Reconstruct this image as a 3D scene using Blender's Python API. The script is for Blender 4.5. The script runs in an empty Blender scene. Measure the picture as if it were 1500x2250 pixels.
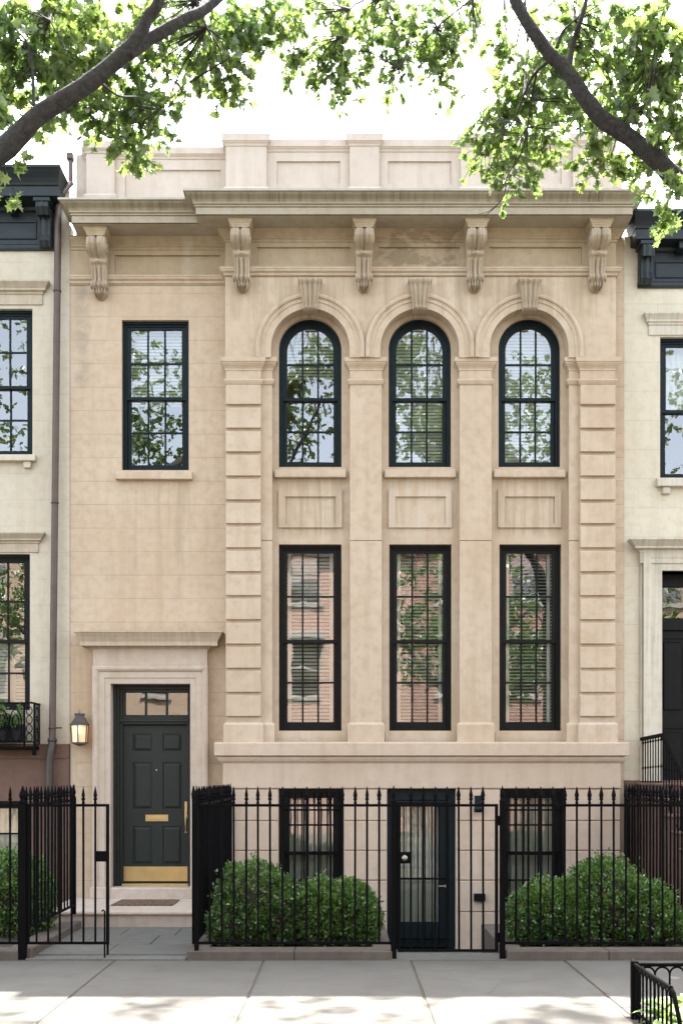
import bpy, math, random
import numpy as np
from mathutils import Vector, Matrix
R = math.radians
PI = math.pi
rnd = random.Random(7)
scn = bpy.context.scene
col = scn.collection

# ------------------------------------------------------------------ camera geometry
F = 2720.0; D0 = 17.0; EYE = 1.9; VX = 754.0; VY = 1705.0
def S(y): return F / (D0 + y)                 # photo pixels per metre on the plane y
def X(px, y=0.0): return (px - VX) / S(y)
def Z(py, y=0.0): return EYE - (py - VY) / S(y)

# ------------------------------------------------------------------ object helpers
def tag(o, label=None, cat=None, group=None, kind=None):
    if label: o['label'] = label
    if cat: o['category'] = cat
    if group: o['group'] = group
    if kind: o['kind'] = kind
    return o
def empty(name, loc=(0, 0, 0), rz=0.0, parent=None):
    o = bpy.data.objects.new(name, None); col.objects.link(o)
    o.location = loc; o.rotation_euler = (0, 0, rz); o.empty_display_size = .2
    if parent: o.parent = parent
    return o
def link_mesh(name, me, parent=None):
    o = bpy.data.objects.new(name, me); col.objects.link(o)
    if parent: o.parent = parent
    return o
def kids(o): return [c for c in bpy.data.objects if c.parent == o]
def copy_tree(o, parent=None):
    c = o.copy(); col.objects.link(c); c.parent = parent
    for ch in kids(o): copy_tree(ch, c)
    return c

class MB:
    def __init__(s): s.v = []; s.f = []; s.sm = []
    def add(s, vs, fs, smooth=False):
        n = len(s.v); s.v += [tuple(p) for p in vs]
        for f in fs:
            s.f.append([i + n for i in f]); s.sm.append(smooth)
    def box(s, x0, x1, y0, y1, z0, z1, c=0.0):
        if x1 < x0: x0, x1 = x1, x0
        if y1 < y0: y0, y1 = y1, y0
        if z1 < z0: z0, z1 = z1, z0
        c = min(c, (x1 - x0) * .45, (y1 - y0) * .45, (z1 - z0) * .45)
        if c <= 1e-5:
            vs = [(x, y, z) for x in (x0, x1) for y in (y0, y1) for z in (z0, z1)]
            s.add(vs, [(0, 1, 3, 2), (4, 6, 7, 5), (0, 4, 5, 1), (2, 3, 7, 6), (0, 2, 6, 4), (1, 5, 7, 3)])
            return
        vs = []; idx = {}
        for i, (x, sx) in enumerate(((x0, 1), (x1, -1))):
            for j, (y, sy) in enumerate(((y0, 1), (y1, -1))):
                for k, (z, sz) in enumerate(((z0, 1), (z1, -1))):
                    for a in range(3):
                        p = [x + sx * c, y + sy * c, z + sz * c]
                        p[a] = (x, y, z)[a]
                        idx[i, j, k, a] = len(vs); vs.append(p)
        fs = []
        g = lambda i, j, k, a: idx[i, j, k, a]
        for i in (0, 1):
            q = [g(i, 0, 0, 0), g(i, 1, 0, 0), g(i, 1, 1, 0), g(i, 0, 1, 0)]; fs.append(q if i else q[::-1])
            q = [g(0, i, 0, 1), g(0, i, 1, 1), g(1, i, 1, 1), g(1, i, 0, 1)]; fs.append(q if i else q[::-1])
            q = [g(0, 0, i, 2), g(1, 0, i, 2), g(1, 1, i, 2), g(0, 1, i, 2)]; fs.append(q if i else q[::-1])
        for i in (0, 1):
            for j in (0, 1):
                q = [g(i, j, 0, 0), g(i, j, 1, 0), g(i, j, 1, 1), g(i, j, 0, 1)]; fs.append(q if (i ^ j) == 0 else q[::-1])
                q = [g(i, 0, j, 0), g(i, 1, j, 0), g(i, 1, j, 2), g(i, 0, j, 2)]; fs.append(q[::-1] if (i ^ j) == 0 else q)
                q = [g(0, i, j, 1), g(1, i, j, 1), g(1, i, j, 2), g(0, i, j, 2)]; fs.append(q if (i ^ j) == 0 else q[::-1])
                for k in (0, 1):
                    t = [g(i, j, k, 0), g(i, j, k, 1), g(i, j, k, 2)]; fs.append(t if (i ^ j ^ k) == 0 else t[::-1])
        s.add(vs, fs)
    def grid(s, rows, close_u=False, smooth=False, cap=False):
        n = len(rows[0]); vs = [p for r in rows for p in r]; fs = []
        for i in range(len(rows) - 1):
            for j in range(n if close_u else n - 1):
                a = i * n + j; b = i * n + (j + 1) % n
                fs.append((a, b, b + n, a + n))
        s.add(vs, fs, smooth)
        if cap:
            s.add(rows[0], [tuple(range(n))[::-1]]); s.add(rows[-1], [tuple(range(n))])
    def tube(s, pts, r, n=8, smooth=True, cap=True):
        pts = [Vector(p) for p in pts]
        if not hasattr(r, '__len__'): r = [r] * len(pts)
        rows = []; up = None
        for i, p in enumerate(pts):
            a = pts[max(i - 1, 0)]; b = pts[min(i + 1, len(pts) - 1)]
            d = (b - a).normalized()
            if up is None:
                up = Vector((0, 0, 1)) if abs(d.z) < .9 else Vector((1, 0, 0))
            u = (up - d * up.dot(d)).normalized(); w = d.cross(u); up = u
            rows.append([p + (u * math.cos(2 * PI * k / n) + w * math.sin(2 * PI * k / n)) * r[i] for k in range(n)])
        s.grid(rows, True, smooth, cap)
    def lathe(s, prof, cx=0, cy=0, cz=0, n=12, smooth=True, ph=0.0, axis='z'):
        rows = []
        for r, z in prof:
            row = []
            for k in range(n):
                a = 2 * PI * k / n + ph
                if axis == 'z': row.append((cx + r * math.cos(a), cy + r * math.sin(a), cz + z))
                elif axis == 'y': row.append((cx + r * math.cos(a), cy + z, cz + r * math.sin(a)))
                else: row.append((cx + z, cy + r * math.cos(a), cz + r * math.sin(a)))
            rows.append(row)
        s.grid(rows, True, smooth, True)
    # moulding: profile [(out, z)], wrapped round the front and both ends of a wall from x0 to x1 at plane y
    def mould(s, prof, x0, x1, y, left=True, right=True, yl=None, yr=None, ek=1.0):
        yl = y + .0 if yl is None else yl; yr = y if yr is None else yr
        rows = []
        if left: rows.append([(x0 - o * ek, yl, z) for o, z in prof])
        rows.append([((x0 - o * ek) if left else x0, y - o, z) for o, z in prof])
        rows.append([((x1 + o * ek) if right else x1, y - o, z) for o, z in prof])
        if right: rows.append([(x1 + o * ek, yr, z) for o, z in prof])
        s.grid(rows)
        n = len(prof)
        if not left: s.add(rows[0], [tuple(range(n))[::-1]])
        if not right: s.add(rows[-1], [tuple(range(n))])
    # flat wall with rectangular openings; reveals go back to yb
    def wall(s, x0, x1, z0, z1, y, holes=(), yb=None):
        xs = sorted({x0, x1} | {h[i] for h in holes for i in (0, 1) if x0 < h[i] < x1})
        zs = sorted({z0, z1} | {h[i] for h in holes for i in (2, 3) if z0 < h[i] < z1})
        for a, b in zip(xs, xs[1:]):
            for c, d in zip(zs, zs[1:]):
                mx, mz = (a + b) / 2, (c + d) / 2
                if any(h[0] < mx < h[1] and h[2] < mz < h[3] for h in holes): continue
                s.add([(a, y, c), (b, y, c), (b, y, d), (a, y, d)], [(0, 1, 2, 3)])
        if yb is not None:
            for a, b, c, d in holes:
                c = max(c, z0); d = min(d, z1)
                s.add([(a, y, c), (a, yb, c), (a, yb, d), (a, y, d)], [(0, 1, 2, 3)])
                s.add([(b, y, c), (b, y, d), (b, yb, d), (b, yb, c)], [(0, 1, 2, 3)])
                s.add([(a, y, d), (a, yb, d), (b, yb, d), (b, y, d)], [(0, 1, 2, 3)])
                s.add([(a, y, c), (b, y, c), (b, yb, c), (a, yb, c)], [(0, 1, 2, 3)])
    # wall strip x0..x1 / z0..z1 with a round-headed opening down to z0
    def archwall(s, x0, x1, z0, z1, y, cx, r, zs, yb, n=32):
        arc = [(cx - r * math.cos(PI * k / n), zs + r * math.sin(PI * k / n)) for k in range(n + 1)]
        s.add([(x0, y, z0), (cx - r, y, z0), (cx - r, y, zs), (x0, y, zs)], [(0, 1, 2, 3)])
        s.add([(cx + r, y, z0), (x1, y, z0), (x1, y, zs), (cx + r, y, zs)], [(0, 1, 2, 3)])
        s.add([(x0, y, zs), (cx - r, y, zs), (cx - r, y, z1), (x0, y, z1)], [(0, 1, 2, 3)])
        s.add([(cx + r, y, zs), (x1, y, zs), (x1, y, z1), (cx + r, y, z1)], [(0, 1, 2, 3)])
        for (a, az), (b, bz) in zip(arc, arc[1:]):
            s.add([(a, y, az), (b, y, bz), (b, y, z1), (a, y, z1)], [(0, 1, 2, 3)])
        path = [(cx - r, z0)] + arc + [(cx + r, z0)]
        s.grid([[(a, y, z) for a, z in path], [(a, yb, z) for a, z in path]], smooth=False)
    # sweep section [(radial, y)] round an arch with straight legs to z0
    def archsweep(s, prof, cx, zs, z0, n=40, closed=True, smooth=False):
        rows = [[(cx - r, y, z0) for r, y in prof]]
        for k in range(n + 1):
            a = PI * k / n
            rows.append([(cx - r * math.cos(a), y, zs + r * math.sin(a)) for r, y in prof])
        rows.append([(cx + r, y, z0) for r, y in prof])
        s.grid(rows, closed, smooth, closed)
    def build(s, name, mat, parent=None, bevel=0):
        me = bpy.data.meshes.new(name); me.from_pydata(s.v, [], s.f)
        me.polygons.foreach_set('use_smooth', s.sm); me.materials.append(mat); me.update()
        return link_mesh(name, me, parent)

def npmesh(name, V, nper, faces_tpl, mat, parent=None):
    """V: (n, nper, 3) array of n islands that share one face template."""
    n = V.shape[0]; me = bpy.data.meshes.new(name)
    me.vertices.add(n * nper); me.vertices.foreach_set('co', V.astype(np.float32).ravel())
    loops = []; tot = []
    for f in faces_tpl: loops += list(f); tot.append(len(f))
    L = len(loops); nf = len(tot)
    li = (np.array(loops)[None, :] + (np.arange(n) * nper)[:, None]).ravel()
    me.loops.add(n * L); me.loops.foreach_set('vertex_index', li.astype(np.int32))
    st = np.concatenate([[0], np.cumsum(tot)[:-1]])
    me.polygons.add(n * nf)
    me.polygons.foreach_set('loop_start', (st[None, :] + (np.arange(n) * L)[:, None]).ravel().astype(np.int32))
    me.polygons.foreach_set('loop_total', np.tile(tot, n).astype(np.int32))
    me.materials.append(mat); me.update(calc_edges=True)
    return link_mesh(name, me, parent)

# ------------------------------------------------------------------ materials
class NT:
    def __init__(s, name):
        s.m = bpy.data.materials.new(name); s.m.use_nodes = True; s.t = s.m.node_tree
        s.b = s.t.nodes['Principled BSDF']; s.out = s.t.nodes['Material Output']
        s.tc = s.t.nodes.new('ShaderNodeTexCoord'); s.pos = s.t.nodes.new('ShaderNodeNewGeometry')
    def n(s, typ, **kw):
        nd = s.t.nodes.new(typ)
        for k, v in kw.items():
            if k.startswith('_'): setattr(nd, k[1:], v)
            else:
                nd.inputs[k.replace('__', ' ')].default_value = v
        return nd
    def l(s, a, b): s.t.links.new(a, b)
    def mapping(s, scale=(1, 1, 1), loc=(0, 0, 0), rot=(0, 0, 0), src=None):
        m = s.n('ShaderNodeMapping'); m.inputs['Scale'].default_value = scale
        m.inputs['Location'].default_value = loc; m.inputs['Rotation'].default_value = rot
        s.l(src or s.pos.outputs['Position'], m.inputs['Vector']); return m.outputs[0]
    def noise(s, vec, scale, detail=4, rough=.55, dist=0):
        nd = s.n('ShaderNodeTexNoise', Scale=scale, Detail=detail, Roughness=rough, Distortion=dist)
        s.l(vec, nd.inputs['Vector']); return nd.outputs['Fac']
    def ramp(s, fac, p0, p1, c0=(0, 0, 0, 1), c1=(1, 1, 1, 1)):
        r = s.n('ShaderNodeValToRGB'); e = r.color_ramp.elements
        e[0].position = p0; e[1].position = p1; e[0].color = c0; e[1].color = c1
        s.l(fac, r.inputs[0]); return r.outputs[0]
    def mixc(s, fac, a, b, mode='MIX'):
        m = s.n('ShaderNodeMix', _data_type='RGBA', _blend_type=mode)
        for v, k in ((fac, 0), (a, 6), (b, 7)):
            if hasattr(v, 'is_linked') or hasattr(v, 'links'): s.l(v, m.inputs[k])
            else: m.inputs[k].default_value = v if k == 0 else (tuple(v) + (1,))[:4]
        return m.outputs[2]
    def math(s, op, a, b=None, c=None):
        m = s.n('ShaderNodeMath', _operation=op)
        for i, v in enumerate((a, b, c)):
            if v is None: continue
            if hasattr(v, 'links'): s.l(v, m.inputs[i])
            else: m.inputs[i].default_value = v
        return m.outputs[0]
    def bump(s, h, strength=.3, dist=.01, nrm=None):
        b = s.n('ShaderNodeBump', Strength=strength, Distance=dist); s.l(h, b.inputs['Height'])
        if nrm: s.l(nrm, b.inputs['Normal'])
        return b.outputs[0]
    def xyz(s):
        x = s.n('ShaderNodeSeparateXYZ'); s.l(s.pos.outputs['Position'], x.inputs[0]); return x.outputs
    def band(s, v, lo, hi, soft):
        """soft box mask on one coordinate"""
        a = s.n('ShaderNodeMapRange', _interpolation_type='SMOOTHSTEP'); s.l(v, a.inputs[0])
        a.inputs[1].default_value = lo - soft; a.inputs[2].default_value = lo + soft
        b = s.n('ShaderNodeMapRange', _interpolation_type='SMOOTHSTEP'); s.l(v, b.inputs[0])
        b.inputs[1].default_value = hi - soft; b.inputs[2].default_value = hi + soft
        return s.math('SUBTRACT', a.outputs[0], b.outputs[0])

K = .70      # keeps every stone within real albedos
def stone(name, c, c2, joints=None, streak=0.0, streakcol=(.12, .11, .07), patch=None, rough=.85, grime=.52, extra=None):
    sc_ = lambda q: tuple(v * K for v in q)
    c, c2, streakcol = sc_(c), sc_(c2), sc_(streakcol); patch = [q[:8] + (sc_(q[8]),) + q[9:] for q in patch] if patch else None
    t = NT(name); p = t.pos.outputs['Position']
    n1 = t.noise(t.mapping((.7, .7, .5)), 1.3, 5, .6, .4)
    colr = t.mixc(t.ramp(n1, .34, .68), c, c2)
    n2 = t.noise(p, 9, 5, .6)
    dk = tuple(v * w for v, w in zip(c, (.80, .76, .70)))
    colr = t.mixc(t.math('MULTIPLY', t.ramp(n2, .45, .72), grime), colr, dk)
    # faint vertical weather marks
    n3 = t.noise(t.mapping((5.5, 5.5, .35)), 1.0, 4, .6)
    colr = t.mixc(t.math('MULTIPLY', t.ramp(n3, .50, .74), .5), colr, tuple(v * w for v, w in zip(c, (.80, .78, .72))))
    fine = t.noise(p, 160, 2, .6)
    colr = t.mixc(t.math('MULTIPLY', t.ramp(fine, .35, .7), .10), colr, tuple(v * .6 for v in c))
    h = t.math('ADD', t.math('MULTIPLY', fine, .25), t.math('MULTIPLY', n2, .6))
    if streak:
        n4 = t.noise(t.mapping((19, .4, .5)), 1.0, 5, .7)
        n5 = t.noise(t.mapping((1.3, .3, 1.0)), 1.0, 3, .5)
        f = t.math('MULTIPLY', t.math('MULTIPLY', t.ramp(n4, .44, .66), t.ramp(n5, .36, .60, (.25, .25, .25, 1))), streak)
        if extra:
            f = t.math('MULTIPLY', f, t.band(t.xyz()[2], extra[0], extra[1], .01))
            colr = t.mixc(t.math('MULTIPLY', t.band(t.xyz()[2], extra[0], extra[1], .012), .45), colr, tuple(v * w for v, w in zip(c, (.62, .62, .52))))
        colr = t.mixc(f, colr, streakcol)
    if joints:
        bw, bh, ox, oz, ms, jc = joints
        vec = t.mapping((1, 1, 1), src=None)
        sx = t.xyz(); cmb = t.n('ShaderNodeCombineXYZ')
        t.l(t.math('ADD', sx[0], ox), cmb.inputs[0]); t.l(t.math('ADD', sx[2], oz), cmb.inputs[1])
        br = t.n('ShaderNodeTexBrick', Scale=1.0); br.inputs['Brick Width'].default_value = bw
        br.inputs['Row Height'].default_value = bh; br.inputs['Mortar Size'].default_value = ms
        br.inputs['Mortar Smooth'].default_value = .3; br.offset = .43; br.squash = 1
        br.inputs['Color1'].default_value = (0, 0, 0, 1); br.inputs['Color2'].default_value = (1, 1, 1, 1)
        br.inputs['Mortar'].default_value = (.5, .5, .5, 1)
        t.l(cmb.outputs[0], br.inputs['Vector'])
        br.inputs['Bias'].default_value = 0.0
        colr = t.mixc(t.math('MULTIPLY', br.outputs['Color'], .14), colr, tuple(v * w for v, w in zip(c, (.86, .82, .76))))
        wn = t.noise(p, 2.2, 2, .5)
        colr = t.mixc(t.math('MULTIPLY', br.outputs['Fac'], t.math('MULTIPLY', t.ramp(wn, .3, .6, (.25, .25, .25, 1)), jc)), colr, tuple(v * .42 for v in c))
        h = t.math('SUBTRACT', h, t.math('MULTIPLY', br.outputs['Fac'], 1.2))
    if patch:
        for (x0, x1, z0, z1, soft, sc, lo, hi, pc, amt) in patch:
            sx = t.xyz()
            m = t.math('MULTIPLY', t.band(sx[0], x0, x1, soft), t.band(sx[2], z0, z1, soft))
            nn = t.noise(t.mapping((1, 1, 1.2) if sc > 0 else (6, 1, .35)), abs(sc), 6, .62, .6)
            m = t.math('MULTIPLY', m, t.math('MULTIPLY', t.ramp(nn, lo, hi), amt))
            colr = t.mixc(m, colr, pc)
    t.l(colr, t.b.inputs['Base Color']); t.b.inputs['Roughness'].default_value = rough
    t.b.inputs['Specular IOR Level'].default_value = .2
    t.l(t.bump(h, .35, .006), t.b.inputs['Normal'])
    return t.m

def paint(name, c, rough=.4, bump=.05, var=.15, metallic=0, spec=.5, scale=12):
    c = tuple(v * (1 if metallic > .5 else .74) for v in c)
    t = NT(name); n = t.noise(t.pos.outputs['Position'], scale, 5, .6)
    colr = t.mixc(t.math('MULTIPLY', t.ramp(n, .35, .7), var), c, tuple(min(1, v * 1.7 + .012) for v in c))
    t.l(colr, t.b.inputs['Base Color']); t.b.inputs['Metallic'].default_value = metallic
    n2 = t.noise(t.pos.outputs['Position'], scale * 2.3, 3, .6)
    mr = t.n('ShaderNodeMapRange'); t.l(n2, mr.inputs[0]); mr.inputs[3].default_value = rough - .1; mr.inputs[4].default_value = rough + .15
    t.l(mr.outputs[0], t.b.inputs['Roughness']); t.b.inputs['Specular IOR Level'].default_value = spec
    t.l(t.bump(t.noise(t.pos.outputs['Position'], 60, 3, .6), bump, .004), t.b.inputs['Normal'])
    return t.m

M = {}
CB = (.645, .502, .352); CB2 = (.735, .605, .455)
zj = Z(1109, 0)
M['wall_left'] = stone('limestone_ashlar', (.645, .50, .345), (.735, .60, .45), joints=(4.3, .3225, 21.9, -zj + .3225 * 20 , .005, .5),
    patch=[(X(168), X(194), Z(860), Z(610), .09, 4, .38, .66, (.34, .30, .23), .75), (X(262), X(425), Z(1250), Z(1054), .08, -1.6, .48, .66, (.48, .38, .26), .5), (X(158), X(225), Z(1640), Z(1430), .06, -1.4, .42, .66, (.50, .36, .21), .6),
           (X(160), X(250), Z(1560), Z(1420), .2, 3, .4, .7, (.50, .33, .18), .5)])
M['wall'] = stone('limestone', CB, CB2, patch=[(X(a, -.1), X(b, -.1), Z(1175, -.1), Z(1046, -.1), .06, -2.2, .44, .60, c_, .8) for a, b, c_ in ((610, 755, (.50, .40, .28)), (848, 998, (.70, .60, .47)), (1090, 1238, (.50, .40, .28)))]
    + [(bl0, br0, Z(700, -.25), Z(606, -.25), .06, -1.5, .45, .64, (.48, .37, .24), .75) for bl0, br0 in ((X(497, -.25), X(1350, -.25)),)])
zs_ = Z(590, -.25); 
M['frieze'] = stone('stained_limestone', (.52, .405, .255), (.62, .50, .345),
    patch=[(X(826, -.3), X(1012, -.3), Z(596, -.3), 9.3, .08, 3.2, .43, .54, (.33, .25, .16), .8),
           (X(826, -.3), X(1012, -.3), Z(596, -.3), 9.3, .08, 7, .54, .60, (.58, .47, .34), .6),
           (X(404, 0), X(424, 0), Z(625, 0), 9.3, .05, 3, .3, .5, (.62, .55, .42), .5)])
M['parapet'] = stone('parapet_stone', (.67, .57, .475), (.73, .64, .545), grime=.3)
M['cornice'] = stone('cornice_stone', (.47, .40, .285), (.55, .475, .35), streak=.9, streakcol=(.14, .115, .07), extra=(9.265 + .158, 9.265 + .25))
M['flashing'] = stone('cornice_top_stone', (.56, .53, .44), (.62, .60, .51), grime=.5)
M['carved'] = stone('carved_stone', (.53, .42, .29), (.62, .515, .38), grime=.5, streak=.35, streakcol=(.20, .16, .10))
M['door_stone'] = stone('door_surround_stone', (.62, .51, .40), (.68, .57, .46))
M['hood'] = stone('hood_stone', (.60, .485, .35), (.66, .54, .40), streak=.35, streakcol=(.22, .18, .11))
M['base'] = stone('basement_stone', (.66, .515, .38), (.72, .58, .45), grime=.35)
M['step'] = stone('step_stone', (.60, .49, .40), (.70, .60, .50), grime=.6)
M['stucco_left'] = stone('cream_stucco', (.69, .62, .48), (.745, .68, .54), joints=(2.1, .362, 20, .1, .004, .3))
M['stucco_right'] = stone('pale_stucco', (.77, .695, .53), (.81, .745, .585), joints=(2.3, .40, 20, .02, .005, .35))
M['trim_left'] = stone('cream_trim', (.58, .50, .37), (.63, .55, .42), streak=.4)
M['trim_right'] = stone('pale_trim', (.72, .66, .53), (.77, .72, .58), streak=.3)
M['brown'] = stone('brownstone', (.17, .105, .078), (.22, .14, .105), grime=.5)
M['kerb'] = stone('kerb_stone', (.12, .098, .080), (.17, .145, .12), grime=.6)
M['bluestone'] = stone('bluestone', (.14, .142, .128), (.185, .178, .155), grime=.6)
M['frame_up'] = paint('dark_teal_paint', (.008, .017, .020), .38, spec=.13)
M['frame_low'] = paint('black_paint', (.007, .008, .008), .4, spec=.13)
M['door'] = paint('door_paint', (.017, .024, .020), .45, var=.08, spec=.28)
M['iron'] = paint('black_iron', (.0045, .0045, .0048), .58, bump=.25, var=.06, scale=40, spec=.035)
M['cornice_dark'] = paint('cornice_paint', (.008, .016, .018), .42, var=.2, scale=5, spec=.35)
M['brass'] = paint('brass', (.50, .375, .17), .40, metallic=1, var=.25, bump=0, scale=6)
M['copper'] = paint('weathered_copper', (.10, .068, .052), .5, metallic=.2, var=.4, scale=5)
M['bronze'] = paint('bronze', (.07, .062, .052), .45, metallic=.5, var=.4, scale=20)
M['blind'] = paint('blind_slat', (.82, .86, .76), .5, var=.05)
M['curtain'] = paint('curtain', (.72, .74, .66), .9, bump=.1, var=.1)
M['inside'] = paint('room_wall', (.10, .085, .07), .9, var=.1)
M['soil'] = paint('soil', (.030, .022, .015), .95, bump=1, var=.6, scale=30)
M['roof'] = paint('roof_felt', (.10, .10, .10), .9)
M['steel'] = paint('worn_steel', (.28, .25, .22), .35, metallic=1, scale=60)
M['white_trim'] = paint('white_trim', (.55, .52, .46), .6); M['far_trim'] = paint('far_trim', (.33, .30, .26), .7)

def glass_mat(name, refl, tint=(.88, .92, .88), wob=.0011):
    t = NT(name); t.t.nodes.remove(t.b)
    tr = t.n('ShaderNodeBsdfTransparent'); tr.inputs[0].default_value = tint + (1,)
    gl = t.n('ShaderNodeBsdfGlossy', Roughness=0.0); gl.inputs[0].default_value = (.95, .98, 1, 1)
    n = t.noise(t.mapping((1, 1, .6)), 2.6, 2, .5)
    nb = t.bump(n, 1.0, wob); t.l(nb, gl.inputs['Normal'])
    fr = t.n('ShaderNodeFresnel', IOR=1.5)
    fac = t.math('ADD', t.math('MULTIPLY', fr.outputs[0], 1.0), refl)
    mx = t.n('ShaderNodeMixShader'); t.l(fac, mx.inputs[0]); t.l(tr.outputs[0], mx.inputs[1]); t.l(gl.outputs[0], mx.inputs[2])
    t.l(mx.outputs[0], t.out.inputs[0]); return t.m
M['glass'] = glass_mat('window_glass', .115)
M['glass_far'] = glass_mat('far_window_glass', .08)
def lantern_glass():
    t = NT('frosted_lit_glass'); t.b.inputs['Base Color'].default_value = (.75, .58, .38, 1)
    t.b.inputs['Roughness'].default_value = .5
    t.b.inputs['Transmission Weight'].default_value = .6
    t.b.inputs['Emission Color'].default_value = (1, .62, .30, 1); t.b.inputs['Emission Strength'].default_value = .055
    return t.m
M['lamp_glass'] = lantern_glass()
def flame():
    t = NT('lit_bulb'); t.b.inputs['Emission Color'].default_value = (1, .72, .38, 1); t.b.inputs['Emission Strength'].default_value = 1.2
    return t.m
M['bulb'] = flame()

def leaf_mat(name, c1, c2, c3, trans=.55, tc=None, dead=0):
    t = NT(name); t.t.nodes.remove(t.b)
    ri = t.pos.outputs['Random Per Island']
    cc = t.mixc(t.ramp(ri, 0, 1), c1, c2)
    n = t.noise(t.pos.outputs['Position'], 1.6, 2, .5)
    cc = t.mixc(t.math('MULTIPLY', t.ramp(n, .45, .65), .6), cc, c3)
    if dead: cc = t.mixc(t.ramp(ri, 1 - dead, 1 - dead + .004), cc, (.20, .15, .055))
    d = t.n('ShaderNodeBsdfDiffuse'); t.l(cc, d.inputs[0])
    tl = t.n('ShaderNodeBsdfTranslucent')
    tcol = t.mixc(1.0, cc, tc or (1.5, 1.45, .8), 'MULTIPLY'); t.l(tcol, tl.inputs[0])
    m1 = t.n('ShaderNodeMixShader'); m1.inputs[0].default_value = trans
    t.l(d.outputs[0], m1.inputs[1]); t.l(tl.outputs[0], m1.inputs[2])
    g = t.n('ShaderNodeBsdfGlossy', Roughness=.35); g.inputs[0].default_value = (1, 1, 1, 1)
    m2 = t.n('ShaderNodeMixShader'); m2.inputs[0].default_value = .05
    t.l(m1.outputs[0], m2.inputs[1]); t.l(g.outputs[0], m2.inputs[2]); t.l(m2.outputs[0], t.out.inputs[0])
    return t.m
M['leaf'] = leaf_mat('oak_leaf', (.095, .15, .045), (.165, .215, .07), (.07, .13, .05), .67, (1.6, 1.6, 1.05))
M['leaf_far'] = leaf_mat('tree_leaf', (.065, .115, .028), (.105, .165, .038), (.045, .09, .028), .45)
M['box_leaf'] = leaf_mat('boxwood_leaf', (.035, .09, .02), (.125, .23, .045), (.028, .075, .022), .35, None, .035)
M['flower_leaf'] = leaf_mat('planter_leaf', (.09, .18, .05), (.16, .26, .08), (.10, .17, .05), .4)
M['hosta'] = leaf_mat('variegated_leaf', (.20, .30, .10), (.45, .50, .30), (.12, .25, .07), .4)
M['dead_leaf'] = leaf_mat('dead_leaf', (.16, .09, .04), (.28, .19, .09), (.12, .07, .03), .2)

def bark():
    t = NT('bark'); p = t.pos.outputs['Position']
    n = t.noise(t.mapping((1, 1, 1)), 22, 5, .65, .5)
    n2 = t.noise(p, 4, 4, .6)
    cc = t.mixc(t.ramp(n, .35, .7), (.010, .009, .008), (.045, .038, .031))
    cc = t.mixc(t.math('MULTIPLY', t.ramp(n2, .5, .7), .4), cc, (.05, .055, .04))
    t.l(cc, t.b.inputs['Base Color']); t.b.inputs['Roughness'].default_value = .9
    t.l(t.bump(n, 1.0, .03), t.b.inputs['Normal']); return t.m
M['bark'] = bark()

def ground_mat(name, c1, c2, spots=True, rough=.85):
    c1 = tuple(v * .64 for v in c1); c2 = tuple(v * .64 for v in c2)
    t = NT(name); p = t.pos.outputs['Position']
    n = t.noise(p, .9, 5, .6, .3); cc = t.mixc(t.ramp(n, .3, .7), c1, c2)
    f = t.noise(p, 90, 3, .7); cc = t.mixc(t.math('MULTIPLY', t.ramp(f, .4, .7), .35), cc, tuple(v * .55 for v in c1))
    if spots:
        v = t.noise(p, 14, 2, .5); cc = t.mixc(t.math('MULTIPLY', t.ramp(v, .66, .74), .35), cc, tuple(v * .45 for v in c1))
        vo = t.n('ShaderNodeTexVoronoi', Scale=2.6, Randomness=1.0); t.l(p, vo.inputs['Vector'])
        cc = t.mixc(t.math('MULTIPLY', t.ramp(vo.outputs['Distance'], .035, .055, (1, 1, 1, 1), (0, 0, 0, 1)), .45), cc, tuple(v * .45 for v in c1))
        m = t.noise(p, 3.0, 5, .6); cc = t.mixc(t.math('MULTIPLY', t.ramp(m, .48, .72), .5), cc, tuple(v * .7 for v in c1))
    if spots:
        ve = t.n('ShaderNodeTexVoronoi', Scale=.55, _feature='DISTANCE_TO_EDGE')
        wv = t.n('ShaderNodeVectorMath', _operation='ADD'); nz = t.n('ShaderNodeTexNoise', Scale=3.0, Detail=4.0); t.l(p, nz.inputs['Vector'])
        t.l(t.mapping((1, 1, 1)), wv.inputs[0]); ns = t.n('ShaderNodeVectorMath', _operation='SCALE'); ns.inputs['Scale'].default_value = .25; t.l(nz.outputs['Color'], ns.inputs[0]); t.l(ns.outputs[0], wv.inputs[1]); t.l(wv.outputs[0], ve.inputs['Vector'])
        ck = t.ramp(ve.outputs['Distance'], .0015, .004, (1, 1, 1, 1), (0, 0, 0, 1))
        cc = t.mixc(t.math('MULTIPLY', ck, t.math('MULTIPLY', t.ramp(t.noise(p, .8, 1), .5, .56), .75)), cc, tuple(v * .35 for v in c1))
    t.l(cc, t.b.inputs['Base Color']); t.b.inputs['Roughness'].default_value = rough
    t.l(t.bump(f, .3, .006), t.b.inputs['Normal']); return t.m
M['concrete'] = ground_mat('concrete', (.118, .107, .088), (.160, .147, .124))
M['joint'] = ground_mat('joint', (.09, .075, .055), (.14, .12, .09), False)
M['asphalt'] = ground_mat('asphalt', (.055, .055, .055), (.08, .08, .08))
M['earth'] = ground_mat('earth', (.10, .09, .07), (.14, .13, .10), False)

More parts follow.
